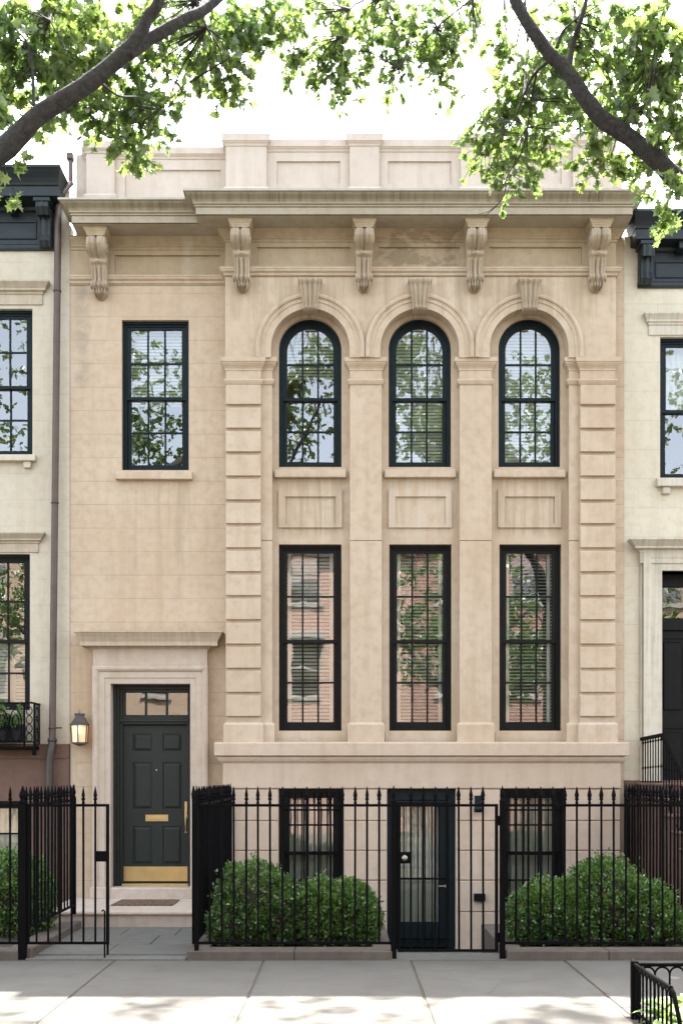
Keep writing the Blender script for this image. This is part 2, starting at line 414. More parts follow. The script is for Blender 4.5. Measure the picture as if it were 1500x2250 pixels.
def brick(name, c1, c2, mortar=(.42, .36, .31)):
    t = NT(name); sx = t.xyz(); cmb = t.n('ShaderNodeCombineXYZ'); t.l(sx[0], cmb.inputs[0]); t.l(sx[2], cmb.inputs[1])
    br = t.n('ShaderNodeTexBrick', Scale=1.0); br.inputs['Brick Width'].default_value = .21; br.inputs['Row Height'].default_value = .07
    br.inputs['Mortar Size'].default_value = .006
    br.inputs['Color1'].default_value = c1 + (1,); br.inputs['Color2'].default_value = c2 + (1,); br.inputs['Mortar'].default_value = mortar + (1,)
    t.l(cmb.outputs[0], br.inputs['Vector']); n = t.noise(t.pos.outputs['Position'], 1, 4, .6)
    cc = t.mixc(t.math('MULTIPLY', t.ramp(n, .4, .7), .3), br.outputs['Color'], tuple(v * .6 for v in c1))
    t.l(cc, t.b.inputs['Base Color']); t.b.inputs['Roughness'].default_value = .9; return t.m
M['brick_red'] = brick('red_brick', (.22, .105, .075), (.28, .145, .105), (.26, .22, .19))
M['brick_pink'] = brick('pink_brick', (.34, .195, .145), (.40, .24, .185), (.34, .28, .24))
M['brick_tan'] = brick('tan_brick', (.32, .22, .15), (.36, .26, .18), (.32, .28, .22))
def doormat():
    t = NT('coir_mat'); n = t.noise(t.pos.outputs['Position'], 35, 4, .7)
    t.l(t.mixc(t.ramp(n, .4, .65), (.05, .028, .016), (.20, .12, .065)), t.b.inputs['Base Color'])
    t.b.inputs['Roughness'].default_value = 1; t.l(t.bump(n, 1, .02), t.b.inputs['Normal']); return t.m
M['mat'] = doormat()

# ------------------------------------------------------------------ windows
def slats(x0, x1, z0, z1, y, pitch=.042, tilt=35, wd=.05):
    m = MB(); z = z1; c, s_ = math.cos(R(tilt)) * wd / 2, math.sin(R(tilt)) * wd / 2
    while z > z0:
        j = rnd.uniform(-.0015, .0015)
        m.add([(x0, y - c, z - s_ + j), (x1, y - c, z - s_ - j), (x1, y + c, z + s_), (x0, y + c, z + s_)], [(0, 1, 2, 3)])
        m.add([(x0, y - c, z - s_ + j - .002), (x1, y - c, z - s_ - j - .002), (x1, y + c, z + s_ - .002), (x0, y + c, z + s_ - .002)], [(3, 2, 1, 0)])
        z -= pitch
    return m
def curtain_mb(x0, x1, z0, z1, y, amp=.02, wl=.07):
    m = MB(); n = int((x1 - x0) / .01)
    rows = []
    for zz in (z0, (z0 + z1) / 2, z1):
        rows.append([(x0 + (x1 - x0) * i / n, y + amp * math.sin(i * .01 / wl * 2 * PI + .8 * math.sin(i * .13)) , zz) for i in range(n + 1)])
    m.grid(rows, smooth=True); return m

def window(parent, x0, x1, z0, z1, y, mat, cols=3, rows=2, arch=False, split=.5, cover=None, fw=.055, sw=.055, brail=.075,
           bottom_frame=True, sash_up=.03, label=None):
    """double-hung window; opening x0..x1, z0..z1 (arch: z1 is the crown), frame face at plane y"""
    w = MB(); cx = (x0 + x1) / 2; r = (x1 - x0) / 2; zs = z1 - r
    f1, f2 = fw * .5, fw
    # stepped outer frame (brick mould)
    if arch:
        w.archsweep([(r, y), (r - f1, y - .0), (r - f1, y + .03), (r - f2, y + .03), (r - f2, y + .12), (r, y + .12)], cx, zs, z0)
    else:
        for a, b, yy in ((0, f1, y), (f1, f2, y + .03)):
            w.box(x0 + a, x0 + b, yy, y + .12, z0, z1 - a, .003); w.box(x1 - b, x1 - a, yy, y + .12, z0, z1 - a, .003)
            w.box(x0 + b, x1 - b, yy, y + .12, z1 - b - .01, z1 - a, .003)
    w.box(x0 + f2, x1 - f2, y + .01, y + .14, z0, z0 + .03, .003)
    wo = w.build('window', mat, parent)
    if label: wo['label'] = label
    xi0, xi1 = x0 + f2, x1 - f2; zi0 = z0 + .03
    zi1 = z1 - f2 - (0 if arch else .01)
    zm = zi0 + (zi1 - zi0) * split
    # upper sash (outer), lower sash (set back)
    for which in ('upper', 'lower'):
        s = MB(); ys = y + .045 if which == 'upper' else y + .085
        g0 = zm + .012 if which == 'upper' else zi0 + brail
        mt = .025
        if which == 'upper':
            s.box(xi0, xi1, ys, ys + .038, zm - .022, zm + .022, .003)
            if arch:
                ri = r - f2
                s.archsweep([(ri, ys), (ri - sw, ys), (ri - sw, ys + .038), (ri, ys + .038)], cx, zs, zm + .022)
                gt = lambda xx: zs + math.sqrt(max((ri - sw) ** 2 - (xx - cx) ** 2, 0))
                g1 = zs + ri - sw
            else:
                s.box(xi0, xi0 + sw, ys, ys + .038, zm + .022, zi1, .003); s.box(xi1 - sw, xi1, ys, ys + .038, zm + .022, zi1, .003)
                s.box(xi0 + sw, xi1 - sw, ys, ys + .038, zi1 - sash_up - .01, zi1, .003)
                g1 = zi1 - sash_up - .01; gt = lambda xx: g1
            g0 = zm + .022
        else:
            s.box(xi0, xi1, ys, ys + .038, zi0, zi0 + brail, .003)
            s.box(xi0, xi0 + sw, ys, ys + .038, zi0 + brail, zm + .018, .003); s.box(xi1 - sw, xi1, ys, ys + .038, zi0 + brail, zm + .018, .003)
            s.box(xi0 + sw, xi1 - sw, ys, ys + .038, zm - .02, zm + .018, .003)
            g1 = zm - .02; g0 = zi0 + brail; gt = lambda xx: g1
        ga, gb = xi0 + sw, xi1 - sw
        for i in range(1, cols):
            xx = ga + (gb - ga) * i / cols
            s.box(xx - mt / 2, xx + mt / 2, ys + .004, ys + .034, g0, gt(xx) + .004, .002)
        for i in range(1, rows):
            zz = g0 + (g1 - g0) * i / rows - (0.02 if arch and which == 'upper' else 0)
            s.box(ga, gb, ys + .006, ys + .032, zz - mt / 2, zz + mt / 2, .002)
        so = s.build('sash', mat, wo)
        p = MB(); yy = ys + .018
        if which == 'upper' and arch:
            ri = r - f2 - .01; pts = [(cx - ri, yy, g0 - .01), (cx + ri, yy, g0 - .01)] + [(cx + ri * math.cos(PI * k / 28), yy, zs + ri * math.sin(PI * k / 28)) for k in range(29)]
            p.add(pts, [tuple(range(len(pts)))])
        else:
            p.add([(ga - .01, yy, g0 - .01), (gb + .01, yy, g0 - .01), (gb + .01, yy, g1 + .01), (ga - .01, yy, g1 + .01)], [(0, 1, 2, 3)])
        p.build('glass_pane', M['glass'], wo)
    if cover:
        for c in cover:
            kind, a, b = c[0], c[1], c[2]     # fraction of the height covered
            za = z0 + (z1 - z0) * a; zb = z0 + (z1 - z0) * b
            if kind == 'blind':
                slats(xi0 + .01, xi1 - .01, za, min(zb, z1 - .06), y + .22, *(c[3:])).build('blind', M['blind'], wo)
            elif kind == 'jamb':
                for xa_ in (xi0 + sw + .005, xi1 - sw - .055):
                    jb = MB(); jb.box(xa_, xa_ + .05, y + .165, y + .18, z0 + .05, z1 - .08, .004); jb.build('blind_tape', M['blind'], wo)
            else:
                curtain_mb(xi0, xi1, za, zb, y + .24).build('curtain', M['curtain'], wo)
    return wo

# ================================================================== THE TOWNHOUSE
house = tag(empty('townhouse', (0, 0, 0)), 'tan limestone townhouse with three arched windows and a dark green front door', 'house')
XL, XR = X(155), X(1369)                       # party lines
YB = -.25                                      # projecting right block
YV = -.05                                      # recessed window bays
YP = -.19                                      # piers between the bays
bl, br_ = X(495, YB), X(1352, YB)
SOF = 9.265; CTOP = 9.545

# --- openings
def rx(px0, px1, py0, py1, y): return (X(px0, y), X(px1, y), Z(py1, y), Z(py0, y))
win_left = rx(268, 415, 703, 1033, 0)
door_op = rx(243, 418, 1502, 2100, -.10)
# left (recessed) wall
m = MB()
dh = (door_op[0] - .02, door_op[1] + .02, -.6, door_op[3] + .02)
m.wall(XL, bl + .01, -.6, Z(626, 0), 0, [win_left, dh], .16)
m.build('wall', M['wall_left'], house)
# right block upper wall with three arches
cxs = [X(p, YB) for p in (681.5, 921.5, 1161)]
r_in = 86 / S(YB); r_out = 119.3 / S(YB); zspr = Z(765, YB); zcap = Z(787, YB)
m = MB()
mids = [bl, (cxs[0] + cxs[1]) / 2, (cxs[1] + cxs[2]) / 2, br_]
zfr = Z(605, YB)
for i in range(3): m.archwall(mids[i], mids[i + 1], zcap, zfr, YB, cxs[i], r_in, zspr, YV + .005)
m.add([(bl, YB, zcap), (bl, YB, zfr), (bl, 0, zfr), (bl, 0, zcap)], [(0, 1, 2, 3)])
m.add([(br_, YB, zcap), (br_, .1, zcap), (br_, .1, zfr), (br_, YB, zfr)], [(0, 1, 2, 3)])
m.build('arcade_wall', M['wall'], house)
# bay back wall
m = MB()
up = [(X(a, .02), X(b, .02)) for a, b in ((613, 750), (853, 989.5), (1093, 1228.5))]
zu0, zu1 = Z(1029, .02), Z(702.5, .02)
lo = [(X(a, .02), X(b, .02)) for a, b in ((613, 750), (854.5, 990.5), (1095, 1230.5))]
zl0, zl1 = Z(1606, .02), Z(1198, .02)
zbase = Z(1632, YB)
zsplit = Z(1040, .0)
ztopbay = zspr + r_in + .05
xb0, xb1 = X(560, YV), X(1290, YV)
bm = [xb0, (up[0][1] + up[1][0]) / 2, (up[1][1] + up[2][0]) / 2, xb1]
for i in range(3):
    a, b = up[i]; cx = (a + b) / 2; r = (b - a) / 2
    m.archwall(bm[i], bm[i + 1], zu0, ztopbay, YV, cx, r, zu1 - r, .13)
    m.add([(a, YV, zu0), (b, YV, zu0), (b, .13, zu0), (a, .13, zu0)], [(0, 1, 2, 3)])
m.wall(xb0, xb1, zbase - .05, zu0, YV, [(a, b, zl0, zl1) for a, b in lo], .13)
m.build('bay_wall', M['wall'], house)
# sunken panels under the arched windows: raised mitred borders
m = MB()
def border(m, x0, x1, z0, z1, y, w, out, c=.004):
    m.box(x0, x1, y - out, y + .01, z1 - w, z1, c); m.box(x0, x1, y - out, y + .01, z0, z0 + w, c)
    m.box(x0, x0 + w, y - out, y + .01, z0 + w, z1 - w, c); m.box(x1 - w, x1, y - out, y + .01, z0 + w, z1 - w, c)
def sunk(m, x0, x1, z0, z1, y, w, d):
    """frame-like recess drawn as a sloping inner lip in a slab standing d in front of y"""
    pass
for (a, b, c, d) in ((612, 751, 627, 737), (853, 991, 868, 978), (1093, 1231, 1108, 1217)):
    A = [X(a, YV), X(b, YV), Z(1160, YV), Z(1077, YV)]; B = [X(c, YV), X(d, YV), Z(1152, YV), Z(1092, YV)]
    m = MB()
    # outer slab ring stands proud of the bay; the ring's inner edge makes the sunk panel
    yo = YV - .032
    hole = (B[0], B[1], B[2], B[3])
    m.wall(A[0], A[1], A[2], A[3], yo, [hole], YV - .002)
    for (p, q) in (((A[0], A[2]), (A[1], A[2])), ((A[1], A[2]), (A[1], A[3])), ((A[1], A[3]), (A[0], A[3])), ((A[0], A[3]), (A[0], A[2]))):
        m.add([(p[0], yo, p[1]), (p[0], YV, p[1]), (q[0], YV, q[1]), (q[0], yo, q[1])], [(0, 1, 2, 3)])
    m.build('apron_panel', M['wall'], house)
# surround of those panels: a thin field around them (step line)
# --- piers
ycap_h = [(787, 797), (797, 813), (833, 842)]
cap_prof = lambda y: [(-.004, Z(846, y)), (.012, Z(845, y)), (.022, Z(842, y)), (.034, Z(837, y)), (.028, Z(834, y)), (.003, Z(833, y)),
                      (.003, Z(815, y)), (.012, Z(814, y)), (.012, Z(811, y)), (.022, Z(808, y)), (.042, Z(804, y)), (.058, Z(800, y)), (.060, Z(797.5, y)),
                      (.070, Z(797, y)), (.070, Z(788.5, y)), (.064, Z(787.5, y)), (-.004, Z(786.5, y))]
base_prof = lambda y: [(0, Z(1587, y)), (.012, Z(1588.5, y)), (.030, Z(1591, y)), (.035, Z(1593, y)), (.035, zbase - .01)][::-1]
def pier(px0, px1, y, name, mat, blocks=False, l=True, r=True):
    x0, x1 = X(px0, y), X(px1, y)
    m = MB()
    if blocks: m.box(x0, x1, y + .024, YV + .04, zbase - .02, zcap - .2, .0); m.box(x0, x1, y, YV + .04, Z(846, y) - .001, zcap + .005, .004)
    else:
        zz = Z(1188, y); m.box(x0, x1, y, YV + .04, zz + .003, zcap + .005, .005); m.box(x0, x1, y, YV + .04, zbase - .02, zz - .003, .005)
    o = m.build(name, mat, house)
    c = MB(); c.mould(cap_prof(y), x0, x1, y, l, r, YV + .02, YV + .02); c.build('capital', M['wall'], o)
    b = MB(); b.mould(base_prof(y), x0, x1, y, l, r, YV + .02, YV + .02); b.build('pier_base', M['wall'], o)
    if blocks:
        q = MB(); ys = [846, 890, 942, 994, 1047, 1099.5, 1151.5, 1204.5, 1257, 1309.5, 1362.5, 1416, 1469, 1522, 1575]
        for a, b_ in zip(ys, ys[1:]):
            q.box(x0 - .003, x1 + .003, y - .022, y + .05, Z(b_ - 1.0, y), Z(a + (6.5 if a > 850 else 0), y), .006)
        q.build('quoin_blocks', M['wall'], o)
    return o
pier(497, 573, YB - .0, 'quoin_pier', M['wall'], True)
pier(1274, 1350, YB - .0, 'quoin_pier', M['wall'], True)
pier(572, 598, YP, 'slim_pier', M['wall'], l=False)
pier(1249, 1275, YP, 'slim_pier', M['wall'], r=False)
pier(768.5, 838.5, YP, 'pier', M['wall'])
pier(1009, 1079.5, YP, 'pier', M['wall'])
# side returns of the projecting block
m = MB()
m.box(bl + .004, bl + .12, YB + .03, .02, zbase - .02, zcap, 0); m.box(br_ - .12, br_ - .004, YB + .03, .02, zbase - .02, zcap, 0)
m.build('block_return', M['wall'], house)
# right margin of plain wall beside the block
m = MB(); m.wall(br_ - .05, XR, -.6, SOF + .02, -.02); m.build('margin_wall', M['wall_left'], house)
# --- archivolts
for cx in cxs:
    m = MB(); y = YB
    k = 1 / S(YB)
    prof = [(r_in, y + .02), (r_in, y - .028), (100 * k, y - .028), (101 * k, y - .040), (103.5 * k, y - .040), (104.5 * k, y - .034), (109 * k, y - .036),
            (110.5 * k, y - .058), (114 * k, y - .066), (117.5 * k, y - .058), (r_out, y - .045), (r_out, y + .02)]
    m.archsweep(prof, cx, zspr, zcap + .001, 48)
    m.build('archivolt', M['wall'], house)
# --- keystones
def keystone(cx):
    m = MB(); rows = []
    zt, zb = Z(617, YB - .1), Z(682, YB - .08); n = 28
    for i in range(n + 1):
        t = i / n; z = zt + (zb - zt) * t
        hw = (24.5 - 9.0 * min(1, t * 1.15) ** .8) / S(YB)
        d = .155 - .055 * t + .03 * math.exp(-((t - .05) / .07) ** 2) + .03 * math.exp(-((t - .93) / .06) ** 2)
        if t > .97: d -= .03
        row = [(cx - hw, YB + .05, z)]
        for j in range(29):
            u = -1 + 2 * j / 28
            fl = .019 * math.cos(u * PI * 4) * (1 if abs(u) < .98 else 0) 
            e = .012 if abs(u) > .9 else 0
            row.append((cx + hw * u, YB - d - fl + e, z))
        row.append((cx + hw, YB + .05, z)); rows.append(row)
    m.grid(rows, smooth=True, cap=True)
    hw = 26 / S(YB)
    m.box(cx - hw, cx + hw, YB - .175, YB + .02, zt - .012, zt + .018, .008)
    return m.build('keystone', M['carved'], house)
for cx in cxs: keystone(cx)
# --- frieze and bed moulds, cornice, consoles
def frieze(x0, x1, y, panels, left, right, yend):
    m = MB()
    zb = Z(607, y) if y < -.1 else Z(627, 0); 
    zt = SOF + .01
    holes = [(X(a, y), X(b, y), Z(d, y), Z(c, y)) for a, b, c, d in panels]
    yf = y - .012
    m.wall(x0, x1, zb, zt, yf, holes, y + .03)
    for h in holes: m.add([(h[0], y + .03, h[2]), (h[1], y + .03, h[2]), (h[1], y + .03, h[3]), (h[0], y + .03, h[3])], [(0, 1, 2, 3)])
    if left: m.add([(x0, yf, zb), (x0, yf, zt), (x0, yend, zt), (x0, yend, zb)], [(0, 1, 2, 3)])
    if right: m.add([(x1, yf, zb), (x1, yend, zb), (x1, yend, zt), (x1, yf, zt)], [(0, 1, 2, 3)])
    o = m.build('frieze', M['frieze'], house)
    b = MB()
    q = (lambda p: Z(p + (0 if y < -.1 else 17.5), y))
    b.mould([(0, q(608)), (.018, q(606.5)), (.026, q(603)), (.026, q(601.5)), (.05, q(600)), (.062, q(597)), (.062, q(595)), (.07, q(594.5)), (.072, q(592)), (.066, q(591)), (.01, q(589))],
            x0, x1, yf, left, right, yend, yend)
    b.build('string_course', M['wall'], o)
    b = MB()
    b.mould([(0, q(534)), (.015, q(533)), (.015, q(528)), (.032, q(527)), (.032, q(523)), (.04, q(522)), (.062, q(517)), (.092, q(512)), (.10, q(509)), (.115, q(508.5)), (.118, SOF + .003)],
            x0, x1, yf, left, right, yend, yend)
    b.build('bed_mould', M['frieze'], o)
pan_r = [(565, 770, 543, 582), (832, 1010, 543, 582), (1075, 1277, 543, 582)]
frieze(bl, br_, YB, pan_r, True, True, .0)
frieze(XL + .001, bl - .0, 0, [(253, 484, 561, 604)], False, False, .0)
crown = [(0, SOF), (.0, SOF + .098), (-.008, SOF + .100), (-.008, SOF + .110), (.014, SOF + .112), (.016, SOF + .126), (.006, SOF + .129), (.006, SOF + .137), (.030, SOF + .141), (.032, SOF + .153),
         (.036, SOF + .160), (.040, SOF + .172), (.052, SOF + .19), (.078, SOF + .208), (.108, SOF + .226), (.122, SOF + .240), (.126, SOF + .252), (.146, SOF + .254), (.146, SOF + .279), (.140, CTOP + .003)]
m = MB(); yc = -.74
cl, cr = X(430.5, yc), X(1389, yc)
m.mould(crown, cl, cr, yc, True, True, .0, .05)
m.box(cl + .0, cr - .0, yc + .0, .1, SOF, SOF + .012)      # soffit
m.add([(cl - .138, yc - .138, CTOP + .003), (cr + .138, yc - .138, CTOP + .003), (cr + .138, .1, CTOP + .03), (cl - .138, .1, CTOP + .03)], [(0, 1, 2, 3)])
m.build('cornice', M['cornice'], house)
fl = [(.120, SOF + .2815), (.150, SOF + .256), (.152, SOF + .282), (.10, SOF + .287)]
m = MB(); m.mould(fl, cl, cr, yc, True, True, .0, .05); m.build('cornice_flashing', M['flashing'], house)
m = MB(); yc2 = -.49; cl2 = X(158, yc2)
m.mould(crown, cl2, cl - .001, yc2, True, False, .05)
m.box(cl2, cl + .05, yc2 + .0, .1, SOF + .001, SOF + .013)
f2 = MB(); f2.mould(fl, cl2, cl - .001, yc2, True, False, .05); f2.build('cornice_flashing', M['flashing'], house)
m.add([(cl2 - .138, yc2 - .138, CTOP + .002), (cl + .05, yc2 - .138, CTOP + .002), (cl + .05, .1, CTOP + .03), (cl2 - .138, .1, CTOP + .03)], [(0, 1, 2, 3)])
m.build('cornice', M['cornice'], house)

def console(px_c, y):
    cx = X(px_c, y - .28); m = MB(); rows = []
    zt = SOF - .105; zb = zt - .735
    prof = [(0, .34, .122, 1), (.03, .375, .124, 1), (.09, .398, .125, 1), (.16, .395, .125, 1), (.22, .36, .124, 1), (.27, .30, .122, 1), (.305, .235, .120, .6), (.33, .205, .118, 0),
            (.36, .225, .112, -1), (.40, .215, .110, -1), (.43, .175, .108, .0), (.50, .150, .105, .7), (.60, .130, .102, .8), (.68, .125, .100, .8), (.715, .135, .104, .8), (.74, .165, .106, 1), (.78, .178, .106, 1),
            (.82, .160, .104, 1), (.845, .125, .098, .6), (.86, .115, .094, 1.2), (.89, .125, .094, 1.6), (.93, .120, .086, 1.6), (.965, .09, .068, 1.6), (.99, .05, .04, 1.4), (1.0, .02, .022, .4)]
    N = 34; n = 70
    for i in range(n + 1):
        t = i / n
        for a, b in zip(prof, prof[1:]):
            if a[0] <= t <= b[0] + 1e-9:
                k = (t - a[0]) / (b[0] - a[0]); d, w, f = [a[q] + (b[q] - a[q]) * k for q in (1, 2, 3)]; break
        z = zt + (zb - zt) * t; row = [(cx - w, y + .02, z)]
        for j in range(N + 1):
            u = -1 + 2 * j / N
            if t < .33: g = .024 * (abs(math.sin(PI * u)) ** .7) * f + (.010 * math.cos(u * PI * 6)) * f * (1 if abs(u) > .15 else 0) - (.03 if abs(u) < .06 else 0)
            elif t < .44: g = .035 * math.exp(-(u / .42) ** 2) * (-f if f < 0 else .3)
            elif t < .84: g = .018 * math.cos(u * PI * 4) * f - (.026 if .28 < abs(u) < .42 else 0) * f
            else: g = .026 * math.cos(u * PI * 5) * f * (.4 + .6 * abs(u)) + .016 * math.exp(-(u / .12) ** 2)
            e = -.018 * max(0, (abs(u) - .86) / .14)
            sc = 1 + (.05 * math.cos(u * PI * 5 + t * 60) if t > .86 else 0)
            row.append((cx + w * u, y - (d * sc + g + e), z))
        row.append((cx + w, y + .02, z)); rows.append(row)
    m.grid(rows, smooth=True, cap=True)
    for sx in (-1, 1):      # side volutes
        for (tt, rr, dd) in ((.15, .095, .27), (.78, .05, .12)):
            zc = zt + (zb - zt) * tt
            m.lathe([(rr, 0), (rr, .010), (rr * .72, .010), (rr * .66, .004), (rr * .35, .004), (rr * .3, .016), (.002, .018)] if sx > 0 else
                    [(.002, -.018), (rr * .3, -.016), (rr * .35, -.004), (rr * .66, -.004), (rr * .72, -.010), (rr, -.010), (rr, 0)],
                    cx + sx * (.122 if tt < .5 else .103), y - dd, zc, 20, True, 0, 'x')
    o = m.build('console', M['carved'], house)
    b = MB()
    b.mould([(0, zt - .002), (.004, zt + .02), (.012, zt + .025), (.012, zt + .04), (.02, zt + .048), (.034, zt + .07), (.036, zt + .082), (.044, zt + .084), (.044, SOF - .002)],
            cx - .118, cx + .118, y - .375, True, True, y, y)
    b.add([(cx - .118, y - .375, zt), (cx + .118, y - .375, zt), (cx + .118, y, zt), (cx - .118, y, zt)], [(0, 3, 2, 1)])
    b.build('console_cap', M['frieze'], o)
for p in (529, 800, 1046, 1317): console(p, YB - .012)
console(213.5, -.012)
# --- parapet
YPp = -.12
def parapet(x0, x1, y, piers, panels, zt):
    m = MB(); holes = [(X(a, y), X(b, y), Z(d, y), Z(c, y)) for a, b, c, d in panels]
    m.wall(x0, x1, CTOP, zt - .06, y, holes, y + .03)
    for h in holes: m.add([(h[0], y + .03, h[2]), (h[1], y + .03, h[2]), (h[1], y + .03, h[3]), (h[0], y + .03, h[3])], [(0, 1, 2, 3)])
    m.box(x0, x1, y + .06, y + .28, CTOP - .2, zt - .06)
    o = m.build('parapet', M['parapet'], house)
    cop = [(0, zt - .16), (.012, zt - .155), (.018, zt - .13), (.034, zt - .115), (.04, zt - .105), (.05, zt - .10), (.05, zt - .012), (.046, zt - .006), (.0, zt)]
    c = MB(); c.mould(cop, x0, x1, y, True, True, y + .28, y + .28)
    c.add([(x0 - .046, y - .046, zt - .004), (x1 + .046, y - .046, zt - .004), (x1 + .046, y + .3, zt), (x0 - .046, y + .3, zt)], [(0, 1, 2, 3)])
    c.build('coping', M['parapet'], o)
    for a, b in piers:
        p = MB(); xa, xb = X(a, y - .07), X(b, y - .07)
        p.box(xa, xb, y - .07, y + .2, CTOP, zt - .02, .006)
        p.mould([(0, CTOP), (.03, CTOP), (.03, CTOP + .325), (.02, CTOP + .345), (0, CTOP + .36)], xa, xb, y - .07, True, True, y, y)
        q = p.build('parapet_pier', M['parapet'], o)
        c = MB(); d = .045
        c.mould([(h, z + d) for h, z in cop], xa, xb, y - .07, True, True, y + .29, y + .29)
        c.add([(xa - .046, y - .116, zt + d - .004), (xb + .046, y - .116, zt + d - .004), (xb + .046, y + .32, zt + d), (xa - .046, y + .32, zt + d)], [(0, 1, 2, 3)])
        c.build('pier_cap', M['parapet'], q)
ZPT = Z(309, YPp)
parapet(X(500, YPp), X(1345, YPp), YPp, [(496, 586), (768, 833), (1012, 1072), (1258, 1318)],
        [(608, 747, 354, 404), (852, 991, 354, 404), (1096, 1233, 354, 404)], ZPT)
parapet(X(188, .08), X(497, .08), .08, [(190, 252)], [(275, 485, 373, 432)], ZPT)
m = MB(); m.box(XL + .05, X(192, .12), .12, .4, CTOP - .3, Z(339, .12), .006)
m.build('parapet_return', M['parapet'], house)
m = MB(); m.box(X(1342, .0), XR - .02, .0, .4, CTOP - .3, Z(338, 0), .006)
m.build('parapet_return', M['parapet'], house)
# --- water table and basement
m = MB(); y = YB - .02; a, b = X(486, y), X(1364, y)
q = lambda p: Z(p, y)
m.mould([(0, q(1678)), (.012, q(1675)), (.03, q(1673)), (.045, q(1668)), (.05, q(1664)), (.03, q(1661.5)), (.085, q(1660)), (.085, q(1634)), (.075, q(1631.5)), (-.1, q(1629))],
        a, b, y, True, True, .0, .0)
m.build('water_table', M['base'], house)
bxl, bxr = X(490, YB), X(1362, YB)
zg = -.45
hb = [rx(612, 755, 1733, 2010, YB), rx(850, 1001, 1733, 2200, YB), rx(1098, 1241, 1733, 2010, YB)]
m = MB(); m.box(bxl, bxr, YB - .022, YB + .05, Z(1732, YB), Z(1676, YB), .006)
m.build('basement_band', M['base'], house)
m = MB(); m.wall(bxl + .01, bxr - .01, zg - .1, Z(1700, YB), YB + .01, hb, .12)
m.add([(bxl + .01, YB + .01, zg), (bxl + .01, YB + .01, 2.2), (bxl + .01, .02, 2.2), (bxl + .01, .02, zg)], [(0, 1, 2, 3)])
m.add([(bxr - .01, YB + .01, zg), (bxr - .01, YB + .01, 2.2), (bxr - .01, .02, 2.2), (bxr - .01, .02, zg)], [(0, 3, 2, 1)])
bo = m.build('basement_wall', M['base'], house)
ys = [1735, 1803.5, 1869, 1934.5, 2003.5, 2130]
for xa, xb in ((bxl, hb[0][0]), (hb[0][1], hb[1][0]), (hb[1][1], hb[2][0]), (hb[2][1], bxr)):
    m = MB()
    for a, b in zip(ys, ys[1:]):
        m.box(xa + .004, xb - .004, YB - .014, YB + .03, Z(b - 1.2, YB), Z(a + 1.2, YB), .007)
    m.build('basement_blocks', M['base'], bo)
for i in range(3):
    m = MB(); m.box(X((605, 845, 1086)[i], YV), X((762, 1001, 1248)[i], YV), YV - .03, YV + .02, zbase - .02, Z(1608, YV), .004)
    m.build('window_apron', M['wall'], house)
# --- sills
def sill(px0, px1, py0, py1, y, out, mat, name='window_sill', parent=house):
    m = MB(); m.box(X(px0, y - out), X(px1, y - out), y - out, y + .17, Z(py1, y - out), Z(py0, y - out), .008)
    return m.build(name, mat, parent)
for a, b in ((603, 760), (844.5, 1001), (1084.5, 1242)): sill(a, b, 1031.5, 1048.5, YV, .09, M['wall'])
sill(253, 422.5, 1036, 1052.5, 0, .08, M['wall'])
# --- windows
window(house, *win_left, .06, M['frame_up'], cover=[('blind', .45, 1, .045, 55)])
covs = [[('blind', .62, 1, .045, 50)], [('blind', .0, 1, .045, 55)], [('blind', .0, 1, .045, 60)]]
for (a, b), cv in zip(up, covs): window(house, a, b, zu0, zu1, .02, M['frame_up'], arch=True, cover=cv, split=.475)
covs = [[('blind', 0, 1, .05, 42), ('jamb', 0, 1)], [('blind', 0, 1, .046, 30), ('jamb', 0, 1)], [('blind', 0, 1, .046, 24), ('jamb', 0, 1)]]
for (a, b), cv in zip(lo, covs): window(house, a, b, zl0, zl1, .02, M['frame_low'], cover=cv, brail=.095, split=.49)
for i in (0, 2):
    h = hb[i]; wo = window(house, h[0], h[1], h[2], h[3], YB + .07, M['frame_low'], cols=3, rows=2, cover=[('curtain', 0, 1)], fw=.08)
    g = MB(); y = YB + .05
    xa, xb = h[0] + .05, h[1] - .05; k = 9
    for j in range(k + 1): g.tube([(xa + (xb - xa) * j / k, y, h[2]), (xa + (xb - xa) * j / k, y, h[3] - .05)], .008, 6)
    for zz in (h[2] + .15, (h[2] + h[3]) / 2 - .02, h[3] - .3): g.box(xa, xb, y - .012, y - .006, zz, zz + .022)
    g.build('window_bars', M['iron'], wo)
# --- basement door
h = hb[1]; m = MB(); y = YB + .10
m.box(h[0], h[0] + .10, y, y + .1, zg, h[3], .004); m.box(h[1] - .09, h[1], y, y + .1, zg, h[3], .004)
m.box(h[0] + .10, h[1] - .09, y, y + .1, h[3] - .16, h[3], .004); m.box(h[0] + .05, h[1] - .04, y - .015, y, h[3] - .20, h[3] - .165, .004)
bd = m.build('basement_door', M['frame_up'], house)
m = MB(); xa, xb = h[0] + .105, h[1] - .095; zt = h[3] - .165; st = .10
y += .03
m.box(xa, xa + .07, y, y + .045, zg + .02, zt, .004); m.box(xb - .13, xb, y, y + .045, zg + .02, zt, .004)
m.box(xa + .07, xb - .13, y, y + .045, zg + .02, zg + .36, .004); m.box(xa + .07, xb - .13, y, y + .045, zt - .07, zt, .004)
dl = m.build('door_leaf', M['frame_up'], bd)
m = MB(); m.add([(xa + .06, y + .02, zg + .3), (xb - .12, y + .02, zg + .3), (xb - .12, y + .02, zt - .05), (xa + .06, y + .02, zt - .05)], [(0, 1, 2, 3)])
m.build('glass_pane', M['glass'], bd)
curtain_mb(xa + .05, xb - .11, zg + .3, zt - .05, y + .12).build('curtain', M['curtain'], bd)
m = MB(); yy = y - .05
for j in range(8):
    xx = xa + .03 + (xb - xa - .06) * j / 7; m.tube([(xx, yy, zg + .05), (xx, yy, zt - .02)], .008, 6)
